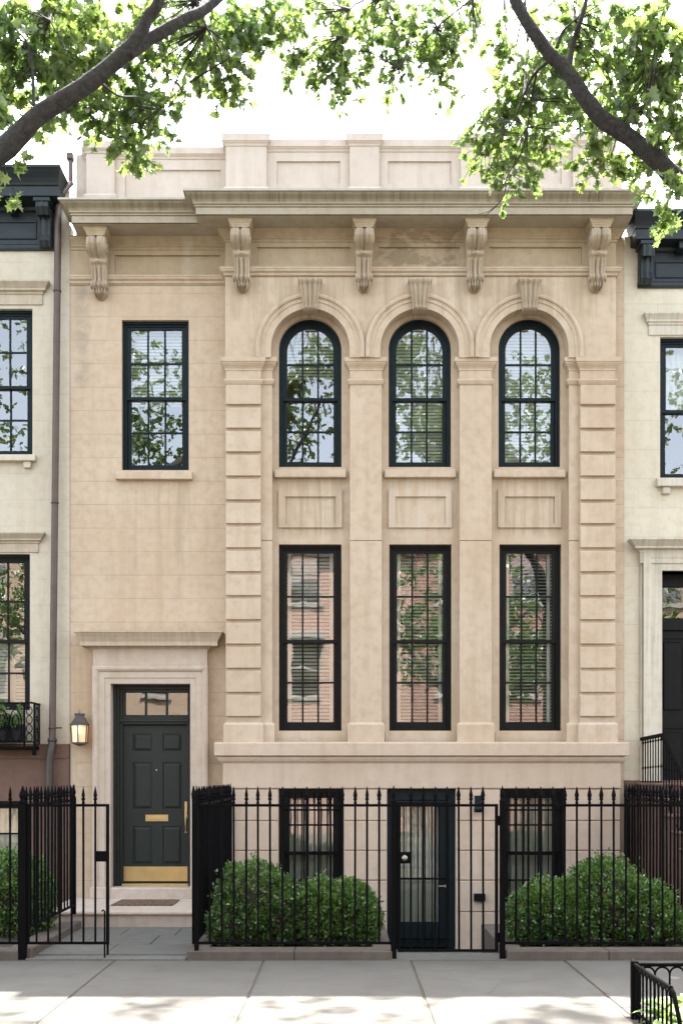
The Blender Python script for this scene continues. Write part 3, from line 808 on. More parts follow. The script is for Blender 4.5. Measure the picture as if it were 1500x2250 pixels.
for zz in (zg + .12, Z(1934, YB), zt - .05): m.box(xa, xb, yy - .01, yy - .004, zz, zz + .025)
m.build('door_bars', M['iron'], bd)
m = MB(); m.tube([(xb - .14, yy - .03, Z(1948, YB)), (xb - .04, yy - .03, Z(1948, YB))], .009, 8); m.lathe([(.022, 0), (.022, .03)], xb - .035, yy - .03, Z(1948, YB), 12, axis='y')
m.build('door_handle', M['steel'], bd)

# --- front door surround
y0 = -.09; m = MB()
ox0, ox1, ozt = door_op[0], door_op[1], door_op[3]
ax0, ax1 = X(204, y0), X(457.5, y0)
zd0 = .225
# jambs and head as stepped architrave
def arch_rect(m, prof, xi0, xi1, zi, z0):
    """prof [(outward from opening, y)] swept up, over and down"""
    rows = [[(xi0 - o, y, z0) for o, y in prof], [(xi0 - o, y, zi + o) for o, y in prof], [(xi1 + o, y, zi + o) for o, y in prof], [(xi1 + o, y, z0) for o, y in prof]]
    m.grid(rows, True, False, True)
wj = (door_op[0] - ax0)
arch_rect(m, [(0, .16), (0, y0), (wj * .30, y0), (wj * .33, y0 - .012), (wj * .66, y0 - .012), (wj * .70, y0 - .03), (wj * .80, y0 - .045), (wj * .9, y0 - .045), (wj, y0 - .03), (wj, .02)],
          ox0, ox1, ozt, Z(1950, y0))
m.box(ax0 - .03, ox0 + .002, y0 - .06, .05, zd0, Z(1949, y0), .006); m.box(ox1 - .002, ax1 + .03, y0 - .06, .05, zd0, Z(1949, y0), .006)
ds = m.build('door_surround', M['door_stone'], house)
m = MB(); m.box(ax0 + .01, ax1 - .01, y0 - .02, .03, ozt + wj - .0, Z(1424, y0), .003)
m.build('surround_frieze', M['door_stone'], ds)
m = MB(); q = lambda p: Z(p, y0 - .15)
m.mould([(0, q(1431)), (.01, q(1430)), (.015, q(1427)), (.03, q(1424)), (.055, q(1420)), (.07, q(1419)), (.16, q(1418.5)), (.16, q(1409)), (.168, q(1408)), (.172, q(1405)), (.18, q(1404)),
         (.19, q(1400)), (.21, q(1395)), (.222, q(1391)), (.235, q(1390.5)), (.235, q(1387.5)), (.0, q(1385))], ax0 + .02, ax1 - .02, y0 + .01, True, True, .02, .02)
m.build('door_hood', M['hood'], ds)
# --- door frame
yd = .10
m = MB(); fx0, fx1 = X(250, yd), X(420, yd); fzt = ozt + .01
zth = Z(1943, yd)
for k, (w0, w1, dy) in enumerate(((0, .035, 0), (.035, .075, .03), (.075, .115, .06))):
    m.box(fx0 + w0, fx0 + w1, yd + dy, yd + .16, zth - .02, fzt, .003); m.box(fx1 - w1 * .5, fx1 - w0 * .5, yd + dy, yd + .16, zth - .02, fzt, .003)
    m.box(fx0 + w1, fx1 - w1 * .5, yd + dy, yd + .16, fzt - w1, fzt - w0, .003)
ztr = Z(1572, yd + .08); ztr2 = Z(1592, yd + .08)
m.box(fx0 + .115, fx1 - .058, yd + .05, yd + .16, ztr2, ztr - .02, .004); m.box(fx0 + .075, fx1 - .03, yd + .02, yd + .06, ztr2 + .035, ztr2 + .075, .006)
door = m.build('door', M['door'], house)
tx0, tx1 = X(275, yd + .1), X(413, yd + .1); tz0, tz1 = Z(1571, yd + .1), Z(1521, yd + .1)
m = MB()
m.box(fx0 + .115, tx0 + .01, yd + .085, yd + .13, tz0 - .03, fzt - .115, .003); m.box(tx1 - .0, fx1 - .055, yd + .085, yd + .13, tz0 - .03, fzt - .115, .003)
m.box(tx0, tx1, yd + .085, yd + .13, tz1, fzt - .115, .003); m.box(tx0, tx1, yd + .085, yd + .13, tz0 - .03, tz0, .003)
for i in (1, 2):
    xx = tx0 + (tx1 - tx0) * i / 3; m.box(xx - .016, xx + .016, yd + .088, yd + .125, tz0, tz1, .002)
m.build('transom_frame', M['door'], door)
m = MB(); m.add([(tx0, yd + .11, tz0), (tx1, yd + .11, tz0), (tx1, yd + .11, tz1), (tx0, yd + .11, tz1)], [(0, 1, 2, 3)]); m.build('glass_pane', M['glass'], door)
# leaf with six raised panels
ly = yd + .11; lx0, lx1 = X(270.5, ly), X(416, ly); lz0, lz1 = Z(1939, ly), Z(1594, ly)
m = MB(); pans = []
for (pa, pb) in ((292, 335), (357.5, 400)):
    for (pc, pd) in ((1612, 1651), (1675, 1778), (1815, 1899)): pans.append((X(pa, ly), X(pb, ly), Z(pd, ly), Z(pc, ly)))
m.wall(lx0, lx1, lz0, lz1, ly, pans, ly + .018)
for a, b, c, d in pans:
    e = .045
    P = [(a, ly + .018, c), (b, ly + .018, c), (b, ly + .018, d), (a, ly + .018, d)]
    Q = [(a + .012, ly + .018, c + .012), (b - .012, ly + .018, c + .012), (b - .012, ly + .018, d - .012), (a + .012, ly + .018, d - .012)]
    T = [(a + e, ly + .003, c + e), (b - e, ly + .003, c + e), (b - e, ly + .003, d - e), (a + e, ly + .003, d - e)]
    for U, V_ in ((P, Q), (Q, T)):
        m.add(U + V_, [(0, 1, 5, 4), (1, 2, 6, 5), (2, 3, 7, 6), (3, 0, 4, 7)])
    m.add(T, [(0, 1, 2, 3)])
leaf = m.build('door_leaf', M['door'], door)
m = MB(); m.box(X(272, ly), X(413.5, ly), ly - .004, ly + .002, Z(1936, ly), Z(1904, ly), .001); m.build('kick_plate', M['brass'], door)
m = MB(); m.box(X(320, ly), X(370, ly), ly - .008, ly + .002, Z(1804.5, ly), Z(1790, ly), .003); m.box(X(324.5, ly), X(365.5, ly), ly - .016, ly - .006, Z(1801.5, ly), Z(1793, ly), .004)
m.build('mail_slot', M['brass'], door)
m = MB(); hx = X(409, ly)
m.box(hx - .022, hx + .022, ly - .012, ly + .002, Z(1800, ly), Z(1761, ly), .008); m.lathe([(.02, -.02), (.024, -.012), (.024, 0)], hx, ly, Z(1770, ly), 14, axis='y')
hz = [Z(p, ly) for p in (1796, 1799, 1804, 1812, 1820, 1826, 1828)]
m.tube([(hx, ly - a, z) for a, z in zip((.01, .04, .05, .045, .03, .015, 0), hz)], [.012, .010, .010, .011, .009, .010, .014], 8)
m.lathe([(.016, -.012), (.02, 0)], hx, ly, hz[-1], 12, axis='y'); m.lathe([(.014, -.03), (.018, -.01)], hx - .004, ly, Z(1786, ly), 12, axis='y')
m.build('door_handle', M['brass'], door)
m = MB(); m.lathe([(.004, -.006), (.011, -.004), (.012, 0)], X(344, ly), ly, Z(1692, ly), 12, axis='y'); m.build('peephole', M['brass'], door)
m = MB(); m.box(lx0, lx1, yd + .02, ly + .1, zth - .03, zth + .004, .004); m.build('threshold', M['brass'], door)
# --- door steps
m = MB(); sy = -1.70; sx0 = -3.70; sx1 = -1.60
m.box(X(240, -.12), X(420, -.12), -.14, .3, zd0 - .1, zth - .028, .012)
m.build('doorstep', M['step'], house)
m = MB(); m.box(sx0, sx1, sy + .03, .05, -.1, zd0 - .045, .006)
m.grid([[(x, yy, zz) for yy, zz in ((sy + .05, zd0 - .052), (sy + .03, zd0 - .052), (sy + .006, zd0 - .044), (sy, zd0 - .028), (sy + .006, zd0 - .01), (sy + .025, zd0), (.05, zd0))] for x in (sx0 - .01, sx1)], smooth=False)
m.add([(sx1, sy + .05, zd0 - .05), (sx1, .05, zd0 - .05), (sx1, .05, zd0), (sx1, sy + .01, zd0)], [(0, 1, 2, 3)])
m.build('stoop_slab', M['step'], house)
# --- shell: roof, back, sides, rooms
m = MB(); m.box(XL + .02, XR - .02, .35, 11.5, 9.30, 9.42); m.box(XL + .02, XR - .02, 11.3, 11.5, -.5, 9.3)
m.box(XL + .01, XL + .08, .2, 11.5, -.5, 9.3); m.box(XR - .08, XR - .01, .2, 11.5, -.5, 9.3)
m.build('roof', M['roof'], house)
m = MB(); m.box(XL + .09, XR - .09, 1.6, 1.7, -.5, 9.29)
for zz in (2.05, 5.6): m.box(XL + .09, XR - .09, .5, 1.6, zz - .12, zz)
m.box(bl - .05, bl + .05, .5, 1.6, -.5, 9.29)
m.build('interior_wall', M['inside'], house)

# ================================================================== NEIGHBOURS
def cornice_dark(parent, x0, x1, ztop, zbot, y, out, left, right, brackets, name='cornice'):
    m = MB(); H = ztop - zbot
    pr = [(0, zbot), (.03, zbot), (.04, zbot + .03), (.04, zbot + .07), (.015, zbot + .09), (.015, ztop - .42), (.05, ztop - .40), (.06, ztop - .36), (out * .72, ztop - .345), (out * .72, ztop - .22), (out * .76, ztop - .21),
          (out * .78, ztop - .18), (out * .84, ztop - .13), (out * .95, ztop - .07), (out, ztop - .04), (out * 1.03, ztop - .035), (out * 1.03, ztop), (0, ztop + .02)]
    m.mould(pr, x0, x1, y, left, right, y + .1, y + .1, .35)
    o = m.build(name, M['cornice_dark'], parent)
    for cx in brackets:
        b = MB(); w = .085
        P = [(0, zbot + .02), (.10, zbot + .02), (.14, zbot + .09), (.12, zbot + .18), (.15, zbot + .40), (.26, ztop - .56), (out * .64, ztop - .47), (out * .66, ztop - .36), (0, ztop - .36)]
        rows = [[(cx - w, y - a, z) for a, z in P], [(cx - w * .8, y - a - .012, z) for a, z in P], [(cx - w * .5, y - a - .002, z) for a, z in P], [(cx, y - a - .016, z) for a, z in P],
                [(cx + w * .5, y - a - .002, z) for a, z in P], [(cx + w * .8, y - a - .012, z) for a, z in P], [(cx + w, y - a, z) for a, z in P]]
        b.grid(rows, True, False, True); b.box(cx - w - .03, cx + w + .03, y - out * .7, y, ztop - .41, ztop - .352, .008)
        b.build('bracket', M['cornice_dark'], o)
    return o
def hood(parent, x0, x1, y, zt, h, out, mat, left=True, right=True, name='window_hood'):
    m = MB(); z = zt - h
    m.mould([(0, z), (.02, z), (.02, z + h * .45), (.035, z + h * .47), (.035, z + h * .55), (out * .55, z + h * .6), (out * .55, z + h * .68), (out * .8, z + h * .82), (out, z + h * .92), (out, zt - .004), (0, zt)],
            x0, x1, y, left, right, y + .01, y + .01)
    return m.build(name, mat, parent)

m = MB(); m.box(XL - .03, XL + .015, .012, 11.4, -.5, 9.262); m.build('party_wall', M['roof'], house); m = MB(); m.box(XR - .015, XR + .03, .012, 11.4, -.5, 9.262); m.build('party_wall', M['roof'], house)
lh = tag(empty('neighbour_house', (0, 0, 0)), 'cream stucco row house with dark bracketed cornice at the left edge', 'house')
NL = XL - 5.2
yn = .0
zb = Z(1636)
wl = [(X(-110), X(72), Z(1001), Z(678)), (X(-112), X(66.5), Z(1560), Z(1217))]
allw = []
for dx in (0, -1.95):
    allw += [(a + dx, b + dx, c, d) for a, b, c, d in wl]
bw = (X(-120), X(60), -.05, Z(1760))
m = MB(); m.wall(NL, XL - .006, zb, Z(420), yn, allw, yn + .18); m.build('wall', M['stucco_left'], lh)
m = MB(); m.wall(NL, XL - .006, -.6, zb - .0, yn - .03, [bw], yn + .15); m.add([(NL, yn - .03, zb), (XL - .006, yn - .03, zb), (XL - .006, yn, zb + .01), (NL, yn, zb + .01)], [(0, 1, 2, 3)])
m.box(NL, XL - .02, yn - .045, yn + .0, Z(1667), Z(1660), .004)
m.build('base_wall', M['brown'], lh)
for i, (a, b, c, d) in enumerate(allw):
    upr = i % 2 == 0
    cv = [('blind', 0, .0)] if upr else None
    wo = window(lh, a, b, c, d, yn + .07, M['frame_up'] if upr else M['frame_low'], cols=4, rows=2, cover=None, split=.49 if upr else .45)
    if upr: 
        hood(lh, a - .13, b + .12, yn, Z(622), .30, .13, M['trim_left'])
        m = MB(); m.box(a - .08, b + .06, yn - .09, yn + .17, c - .09, c - .005, .008)
        for sx in (a + .06, b - .06): m.box(sx - .05, sx + .05, yn - .06, yn + .02, c - .18, c - .09, .01)
        m.build('window_sill', M['stucco_left'], lh)
    else:
        hood(lh, a - .10, b + .10, yn, Z(1172), .26, .12, M['trim_left'])
        s = MB()      # shutters inside the lower half
        for k in range(4):
            xa = a + .07 + (b - a - .14) * k / 4; xb = a + .07 + (b - a - .14) * (k + 1) / 4 - .01; zc, zd = c + .02, c + (d - c) * .44
            s.box(xa, xa + .05, yn + .24, yn + .265, zc, zd); s.box(xb - .05, xb, yn + .24, yn + .265, zc, zd)
            s.box(xa + .05, xb - .05, yn + .24, yn + .265, zd - .07, zd); s.box(xa + .05, xb - .05, yn + .24, yn + .265, zc, zc + .07)
            z = zc + .09
            while z < zd - .08:
                s.add([(xa + .05, yn + .24, z), (xb - .05, yn + .24, z), (xb - .05, yn + .262, z + .045), (xa + .05, yn + .262, z + .045)], [(0, 1, 2, 3)]); z += .05
        s.build('interior_shutters', M['white_trim'], wo)
window(lh, *bw, yn + .02, M['frame_low'], cover=[('curtain', 0, 1)])
cornice_dark(lh, NL, -3.95, Z(362, -.5), Z(552), yn, .50, False, True, [X(97, -.2), X(97, -.2) - 1.6, X(97, -.2) - 3.2])
# small modillions between the brackets, panel on the frieze
m = MB()
m.box(X(15, -.3), X(36, -.3), -.32, 0, Z(440, -.3), Z(425, -.3), .008); m.box(X(18, -.2), X(33, -.2), -.22, 0, Z(463, -.2), Z(440, -.2), .008)
border(m, X(-60), X(82), Z(527), Z(487), -.015, .025, .02)
m.build('cornice_panel', M['cornice_dark'], lh)
m = MB(); m.box(NL, XL - .03, .3, 11.5, 8.75, 8.87); m.box(NL, XL - .03, 11.4, 11.5, -.5, 8.8); m.box(NL, NL + .05, .2, 11.5, -.5, 8.8); m.box(NL, XL - .03, .15, .35, Z(420) - .4, 9.15)
m.build('roof', M['roof'], lh)
m = MB(); m.box(NL + .1, XL - .03, 1.6, 1.7, -.5, 8.7); m.build('interior_wall', M['inside'], lh)

rh = tag(empty('neighbour_house', (0, 0, 0)), 'pale cream row house with black door and stoop at the right edge', 'house')
NR = XR + 5.0
x0 = XR + .006
zb = Z(1716)
rw = (X(1449), X(1610), Z(1052), Z(740))
rw2 = (rw[0] + 2.3, rw[1] + 2.3, rw[2], rw[3]); rw3 = (rw[0] + 2.3, rw[1] + 2.3, Z(1590), Z(1260))
rd = (X(1451), X(1625), zb, Z(1255))
m = MB(); m.wall(x0, NR, zb, Z(520), 0.0, [rw, rw2, rw3, rd], .3); m.build('wall', M['stucco_right'], rh)
m = MB(); m.wall(x0, NR, -.6, zb, -.03); m.add([(x0, -.03, zb), (NR, -.03, zb), (NR, 0, zb + .01), (x0, 0, zb + .01)], [(0, 1, 2, 3)]); m.build('base_wall', M['brown'], rh)
for w_ in (rw, rw2, rw3):
    window(rh, *w_, .07, M['frame_up'], cols=1, rows=1, cover=[('curtain', .5, 1)] if w_ is rw else None)
    hood(rh, w_[0] - .14, w_[1] + .14, 0, w_[3] + .31, .29, .10, M['trim_right'])
    m = MB(); m.box(w_[0] - .06, w_[1] + .06, -.09, .17, w_[2] - .12, w_[2] - .005, .008)
    for sx in (w_[0] + .02, w_[1] - .1): m.box(sx, sx + .11, -.06, .02, w_[2] - .22, w_[2] - .12, .012)
    m.build('window_sill', M['trim_right'], rh)
m = MB(); y0 = -.06
wj = rd[0] - X(1412, y0)
arch_rect(m, [(0, .3), (0, y0), (wj * .55, y0), (wj * .6, y0 - .02), (wj * .7, y0 - .03), (wj, y0 - .03), (wj, .02)], rd[0], rd[1], rd[3], zb)
ds2 = m.build('door_surround', M['trim_right'], rh)
m = MB(); m.box(X(1404), rd[0] - wj - .004, -.04, .02, zb, Z(1236), .004); m.box(rd[1] + wj + .004, rd[1] + wj + .06, -.04, .02, zb, Z(1236), .004); m.build('pilaster', M['trim_right'], ds2)
hood(rh, X(1409, -.1), rd[1] + wj, -.06, Z(1182, -.2), .32, .19, M['trim_right'], name='door_hood')
m = MB(); yy = .24
m.box(rd[0], rd[0] + .03, yy, yy + .1, zb, rd[3]); m.box(rd[0], rd[1], yy, yy + .1, Z(1385, yy), Z(1358, yy), .006); m.box(rd[0], rd[1], yy, yy + .1, Z(1290, yy), rd[3], .006)
ndr = m.build('door', M['frame_low'], rh)
px = [(rd[0] + .06, rd[0] + .42), (rd[0] + .56, rd[0] + .92)]
pans = [(a, b, c, d) for a, b in px for c, d in ((Z(1568, yy), Z(1402, yy)), (Z(1700, yy), Z(1600, yy)))]
m = MB(); m.wall(rd[0] + .03, rd[1], zb, Z(1385, yy), yy + .05, pans, yy + .075)
for a, b, c, d in pans:
    m.add([(a, yy + .075, c), (b, yy + .075, c), (b, yy + .075, d), (a, yy + .075, d)], [(0, 1, 2, 3)]); m.box(a + .05, b - .05, yy + .055, yy + .08, c + .05, d - .05, .015)
m.build('door_leaf', M['frame_low'], ndr)
m = MB(); m.add([(rd[0] + .03, yy + .04, Z(1358, yy)), (rd[1], yy + .04, Z(1358, yy)), (rd[1], yy + .04, Z(1290, yy)), (rd[0] + .03, yy + .04, Z(1290, yy))], [(0, 1, 2, 3)]); m.build('glass_pane', M['glass'], ndr)
cornice_dark(rh, X(1401), NR, Z(457, -.45), Z(634), -.0, .42, True, False, [X(1421, -.2), X(1421, -.2) + 1.6, X(1421, -.2) + 3.2])
m = MB(); border(m, X(1437), X(1580), Z(612), Z(575), -.015, .025, .02); m.box(X(1489, -.2), X(1510, -.2), -.24, 0, Z(548, -.2), Z(520, -.2), .01)
m.build('cornice_panel', M['cornice_dark'], rh)
m = MB(); m.box(x0 + .02, NR, .3, 11.5, 8.3, 8.42); m.box(x0 + .02, NR, 11.4, 11.5, -.5, 8.4); m.box(NR - .05, NR, .2, 11.5, -.5, 8.4); m.box(x0 + .02, NR, .31, .5, 8.3, 9.0)
m.build('roof', M['roof'], rh)
m = MB(); m.box(x0 + .02, NR - .1, 1.6, 1.7, -.5, 8.2); m.build('interior_wall', M['inside'], rh)
# stoop of the right-hand house
m = MB(); X0s, X1s = 4.02, 5.75; zt = zb - .02; yy = -1.15; n = 0
m.box(X0s, X1s, yy + .03, -.035, -.3, zt - .05); m.box(X0s - .025, X1s, yy, -.034, zt - .05, zt, .015)
while zt > .25:
    zt -= .192; n += 1; yf = yy - .36
    m.box(X0s, X1s, yf + .03, yy + .03 - .001, -.3, zt - .05); m.box(X0s - .025, X1s, yf, yy + .029, zt - .05, zt, .018); yy = yf
m.build('stoop', M['brown'], rh)
sr = tag(empty('stoop_railing', (4.08, -.05, 0)), 'black iron handrail sloping down the stoop at the right edge', 'railing')
def railing(parent, pts, hgt, sp=.13, endk=6):
    m = MB(); m.tube([(p[0], p[1], p[2] + hgt) for p in pts], .028, 8); 
    m.tube([(p[0], p[1], p[2] + .12) for p in pts], .012, 6)
    m.build('handrail', M['iron'], parent)
    bm_ = MB(); bm_.tube([(0, 0, .0), (0, 0, hgt - .12)], .0085, 6); bm_.lathe([(.009, 0), (.016, .02), (.009, .04)], 0, 0, (hgt - .12) * .45, 8)
    bm_.lathe([(.009, 0), (.018, .02), (.009, .04)], 0, 0, (hgt - .12) * .9, 8)
    first = None
    for a, b in zip(pts, pts[1:]):
        L = math.hypot(b[1] - a[1], b[0] - a[0]); k = max(1, int(L / sp))
        for i in range(k):
            t = (i + .5) / k
            if first is None: first = bm_.build('baluster', M['iron'], parent); o = first
            else: o = first.copy(); col.objects.link(o)
            o.location = (a[0] + (b[0] - a[0]) * t, a[1] + (b[1] - a[1]) * t, a[2] + (b[2] - a[2]) * t + .12)
zl = Z(1620, -.2) - .9 + .0
railing(sr, [(0, 0, zl + .0), (0, -1.1, zl + .02), (0, -3.6, zl - 1.33)], .88)

# ================================================================== DOWNSPOUT, LANTERN, BOXES
dsp = tag(empty('downspout', (X(124, -.12), -.12, 0)), 'brown copper downspout between cream house and tan townhouse', 'downspout')
xo = X(124, -.12)
m = MB(); z1 = Z(452, -.12); z2 = Z(1625, -.12)
dx0 = X(128.5, -.12) - xo; dx1 = X(115.5, -.12) - xo
m.tube([(dx0, 0, z1), ((dx0 + dx1) / 2, 0, (z1 + z2) / 2), (dx1, 0, z2)], .047, 14)
m.build('pipe', M['copper'], dsp)
m = MB(); zk = Z(1636, -.12)
m.tube([(dx1, 0, z2 + .02), (dx1, 0, zk), (dx1 - .02, -.01, zk - .1), (dx1 - .035, -.01, zk - .2), (dx1 - .035, -.01, -.1)], [.055, .055, .06, .052, .05], 14)
m.lathe([(.05, -.02), (.064, -.02), (.064, .02), (.05, .02)], dx1, 0, zk + .06, 14); m.build('shoe', M['bronze'], dsp)
m = MB()
for p in (640, 1105, 1600):
    t = (Z(p, -.12) - z1) / (z2 - z1); xx = dx0 + (dx1 - dx0) * t
    m.lathe([(.05, -.012), (.055, -.01), (.055, .01), (.05, .012)], xx, 0, Z(p, -.12), 14)
    if p == 1600: m.box(xx + .04, xx + .13, -.012, .012, Z(p) - .01, Z(p) + .01, .003)
m.build('bracket', M['bronze'], dsp)
m = MB(); hx_ = X(157, .1) - xo
m.box(hx_ - .05, hx_ + .04, .12, .24, Z(356, .1), Z(341, .1), .01); m.tube([(hx_, .18, Z(356, .1)), (hx_, .18, Z(405, .1)), (hx_ + .03, .1, Z(412, .1)), (hx_ - .12, .0, Z(440, .0)), (dx0, 0, z1)], .035, 10)
m.build('hopper', M['copper'], dsp)

ln = tag(empty('wall_lantern', (X(175.5, -.16), -.16, Z(1600, -.16))), 'lit bronze wall lantern to the left of the green door', 'lantern')
s_ = 1 / S(-.16)
def hexring(m, r0, z0, r1, z1): m.lathe([(r0 * s_, (1600 - z0) * s_), (r1 * s_, (1600 - z1) * s_)], 0, 0, 0, 6, False, PI / 6)
m = MB()
pr = [(6.5, 1568), (12, 1567.5), (12.5, 1571), (10, 1572), (11, 1577), (20.5, 1590), (23, 1591), (23, 1593.5), (19, 1594)]
m.lathe([(r * s_, (1600 - z) * s_) for r, z in pr[::-1]], 0, 0, 0, 6, False, PI / 6)
m.tube([(0, 0, 32 * s_), (-.012, 0, 37 * s_), (0, 0, 41 * s_), (.012, 0, 37 * s_), (0, 0, 32 * s_)], .004, 6)
m.build('roof', M['bronze'], ln)
m = MB(); 
for k in range(6):
    a = PI / 6 + k * PI / 3; m.tube([(20 * s_ * math.cos(a), 20 * s_ * math.sin(a), 6 * s_), (17.5 * s_ * math.cos(a), 17.5 * s_ * math.sin(a), -32 * s_)], .0085, 6)
m.lathe([(4 * s_, -39 * s_), (10 * s_, -36 * s_), (18.5 * s_, -34 * s_), (18.5 * s_, -31 * s_)], 0, 0, 0, 6, False, PI / 6)
m.box(-.02, .02, 0, .17, -.19, -.15, .005); m.box(-.05, .05, .145, .16, -.22, .15, .006)
m.build('frame', M['bronze'], ln)
m = MB(); rows = []
for r, z in ((18.8, 5.5), (16.6, -31)): rows.append([(r * s_ * math.cos(PI / 6 + k * PI / 3), r * s_ * math.sin(PI / 6 + k * PI / 3), z * s_) for k in range(6)])
m.grid(rows, True); m.build('glass', M['lamp_glass'], ln)
m = MB()
for dx in (-.025, .025, 0): m.lathe([(.004, -.02), (.010, -.005), (.009, .012), (.001, .04)], dx, -.005, -.04, 8)
m.build('bulb', M['bulb'], ln)
lp = bpy.data.lights.new('lantern_light', 'POINT'); lp.energy = .10; lp.color = (1, .72, .42); lp.shadow_soft_size = .04
lo_ = bpy.data.objects.new('lantern_light', lp); col.objects.link(lo_); lo_.parent = ln; lo_.location = (0, -.0, -.02)

m = MB(); y = YB - .03
a = (X(1040, y), X(1065, y), Z(1980, y), Z(1963, y)); m.box(a[0], a[1], y - .05, y + .02, a[2], a[3], .006); m.box(a[0] + .01, a[1] - .01, y - .058, y - .05, a[3] - .03, a[3] - .018)
tag(m.build('letter_box', M['frame_low'], None), 'small black letter box low on wall right of basement door', 'letter box')
m = MB(); m.box(X(1042, y), X(1057, y), y - .03, y + .02, Z(1772, y), Z(1748, y), .005)
wl_ = tag(empty('wall_light', (0, 0, 0)), 'small dark downlight on basement wall behind the closed gate', 'wall light')
m.build('back_box', M['frame_up'], wl_)
m = MB(); m.lathe([(.035, -.03), (.055, -.04), (.06, .02), (.035, .05), (.0, .06)], X(1050, y - .06), y - .07, Z(1778, y), 14); m.build('lamp_shade', M['frame_up'], wl_)
m = MB(); yy = -.75
m.add([(X(245, -1.28), -1.28, zd0 + .012), (X(380, -1.28), -1.28, zd0 + .012), (X(395, -.55), -.55, zd0 + .012), (X(268, -.55), -.55, zd0 + .012)], [(0, 1, 2, 3)])
b4 = [(X(245, -1.0), -1.05), (X(379, -1.05), -1.05), (X(395, -.35), -.35), (X(268, -.35), -.35)]
m = MB(); m.add([(p[0], p[1], zd0 + .001) for p in b4] + [(p[0], p[1], zd0 + .016) for p in b4], [(4, 5, 6, 7), (0, 1, 5, 4), (1, 2, 6, 5), (2, 3, 7, 6), (3, 0, 4, 7)])
tag(m.build('doormat', M['mat']), 'worn brown doormat on the stone step before the green door', 'doormat')

# ================================================================== GROUND
def struct(m, name, mat): return tag(m.build(name, mat), kind='structure')
m = MB(); m.add([(-300, -300, -.62), (300, -300, -.62), (300, 300, -.62), (-300, 300, -.62)], [(0, 1, 2, 3)]); struct(m, 'ground', M['earth'])
YF = -4.24
# sidewalk: individual slabs laid with open joints over a darker bed
jx = [-9.4, -7.7, -5.15, X(253, YF), X(580, YF), X(902, YF), X(1239, YF), 4.75, 6.9, 9.2]
jx = [-12.5, -9.6, -6.4, X(253, YF), X(580, YF), X(902, YF), X(1239, YF), 5.2, 8.2, 11.5]
jy = [YF, -6.83, -8.45]
m = MB(); m.box(-13, 13, -8.45, YF, -.3, -.012); struct(m, 'sidewalk_bed', M['joint'])
m = MB()
px0_, px1_, py0_, py1_ = 2.22, 4.9, -8.45, -7.24
for i in range(len(jx) - 1):
    for a, b in ((jy[1], jy[0]), (jy[2], jy[1])):
        g = .011; tz = rnd.uniform(-.002, .002)
        xa, xb = jx[i] + g, jx[i + 1] - g
        if b == jy[1] and xa < px1_ and xb > px0_ :
            # leave the tree pit open
            if xa < px0_: m.box(xa, px0_, a + .005, b - .005, -.1, tz, .006)
            if xb > px1_: m.box(px1_, xb, a + .005, b - .005, -.1, tz, .006)
            m.box(max(xa, px0_) + .001, min(xb, px1_) - .001, py1_, b - .005, -.1, tz, .006)
        else: m.box(xa, xb, a + .005, b - .005, -.1, tz, .006)
struct(m, 'sidewalk', M['concrete'])
m = MB(); m.box(-13, 13, -8.63, -8.46, -.3, .0, .012); m.box(-13, 13, -18.8, -18.63, -.3, 0, .012); struct(m, 'street_kerb', M['kerb'])
m = MB(); m.box(-60, 60, -18.63, -8.63, -.35, -.15); struct(m, 'road', M['asphalt'])
m = MB(); m.box(-60, 60, -24.5, -18.8, -.3, -.001); struct(m, 'far_sidewalk', M['concrete'])
m = MB(); m.box(-60, -13, -8.46, YF, -.3, -.001); m.box(13, 60, -8.46, YF, -.3, -.001); struct(m, 'side_sidewalk', M['concrete'])
m = MB(); m.box(px0_ + .01, px1_, py0_ + .0, py1_ - .01, -.2, -.02); 
tag(m.build('tree_pit_soil', M['soil']), kind='structure')
# left entrance court: bluestone flags
m = MB(); fx = [-3.30, -2.78, -2.1, -1.62]; 
rows_ = [(-4.0, -3.25, [-3.34, -2.5, -1.60]), (-3.25, -2.45, [-3.34, -2.9, -2.15, -1.60]), (-2.45, -1.68, [-3.70, -2.62, -1.98, -1.60])]
for a, b, xs in rows_:
    for p, q_ in zip(xs, xs[1:]): m.box(p + .004, q_ - .004, a + .004, b - .004, -.1, .030 + rnd.uniform(-.002, .002), .004)
m.box(-3.34, -1.62, YF, -4.004, -.1, .018, .008)
struct(m, 'path', M['bluestone'])
m = MB(); m.box(-3.74, -1.56, -3.99, -.01, -.2, .018); struct(m, 'path_bed', M['joint'])
# threshold slab and sunken areaway
m = MB(); m.box(X(862, YF) - .02, X(1111, YF) + .02, YF, -3.80, -.2, .012, .01); m.box(X(862, YF) - .02, X(1111, YF) + .02, -3.79, -3.45, -.4, -.2, .01); struct(m, 'areaway_step', M['bluestone'])
m = MB(); m.box(-1.62, 3.74, -3.9, -.2, -.55, zg); struct(m, 'areaway_floor', M['bluestone'])
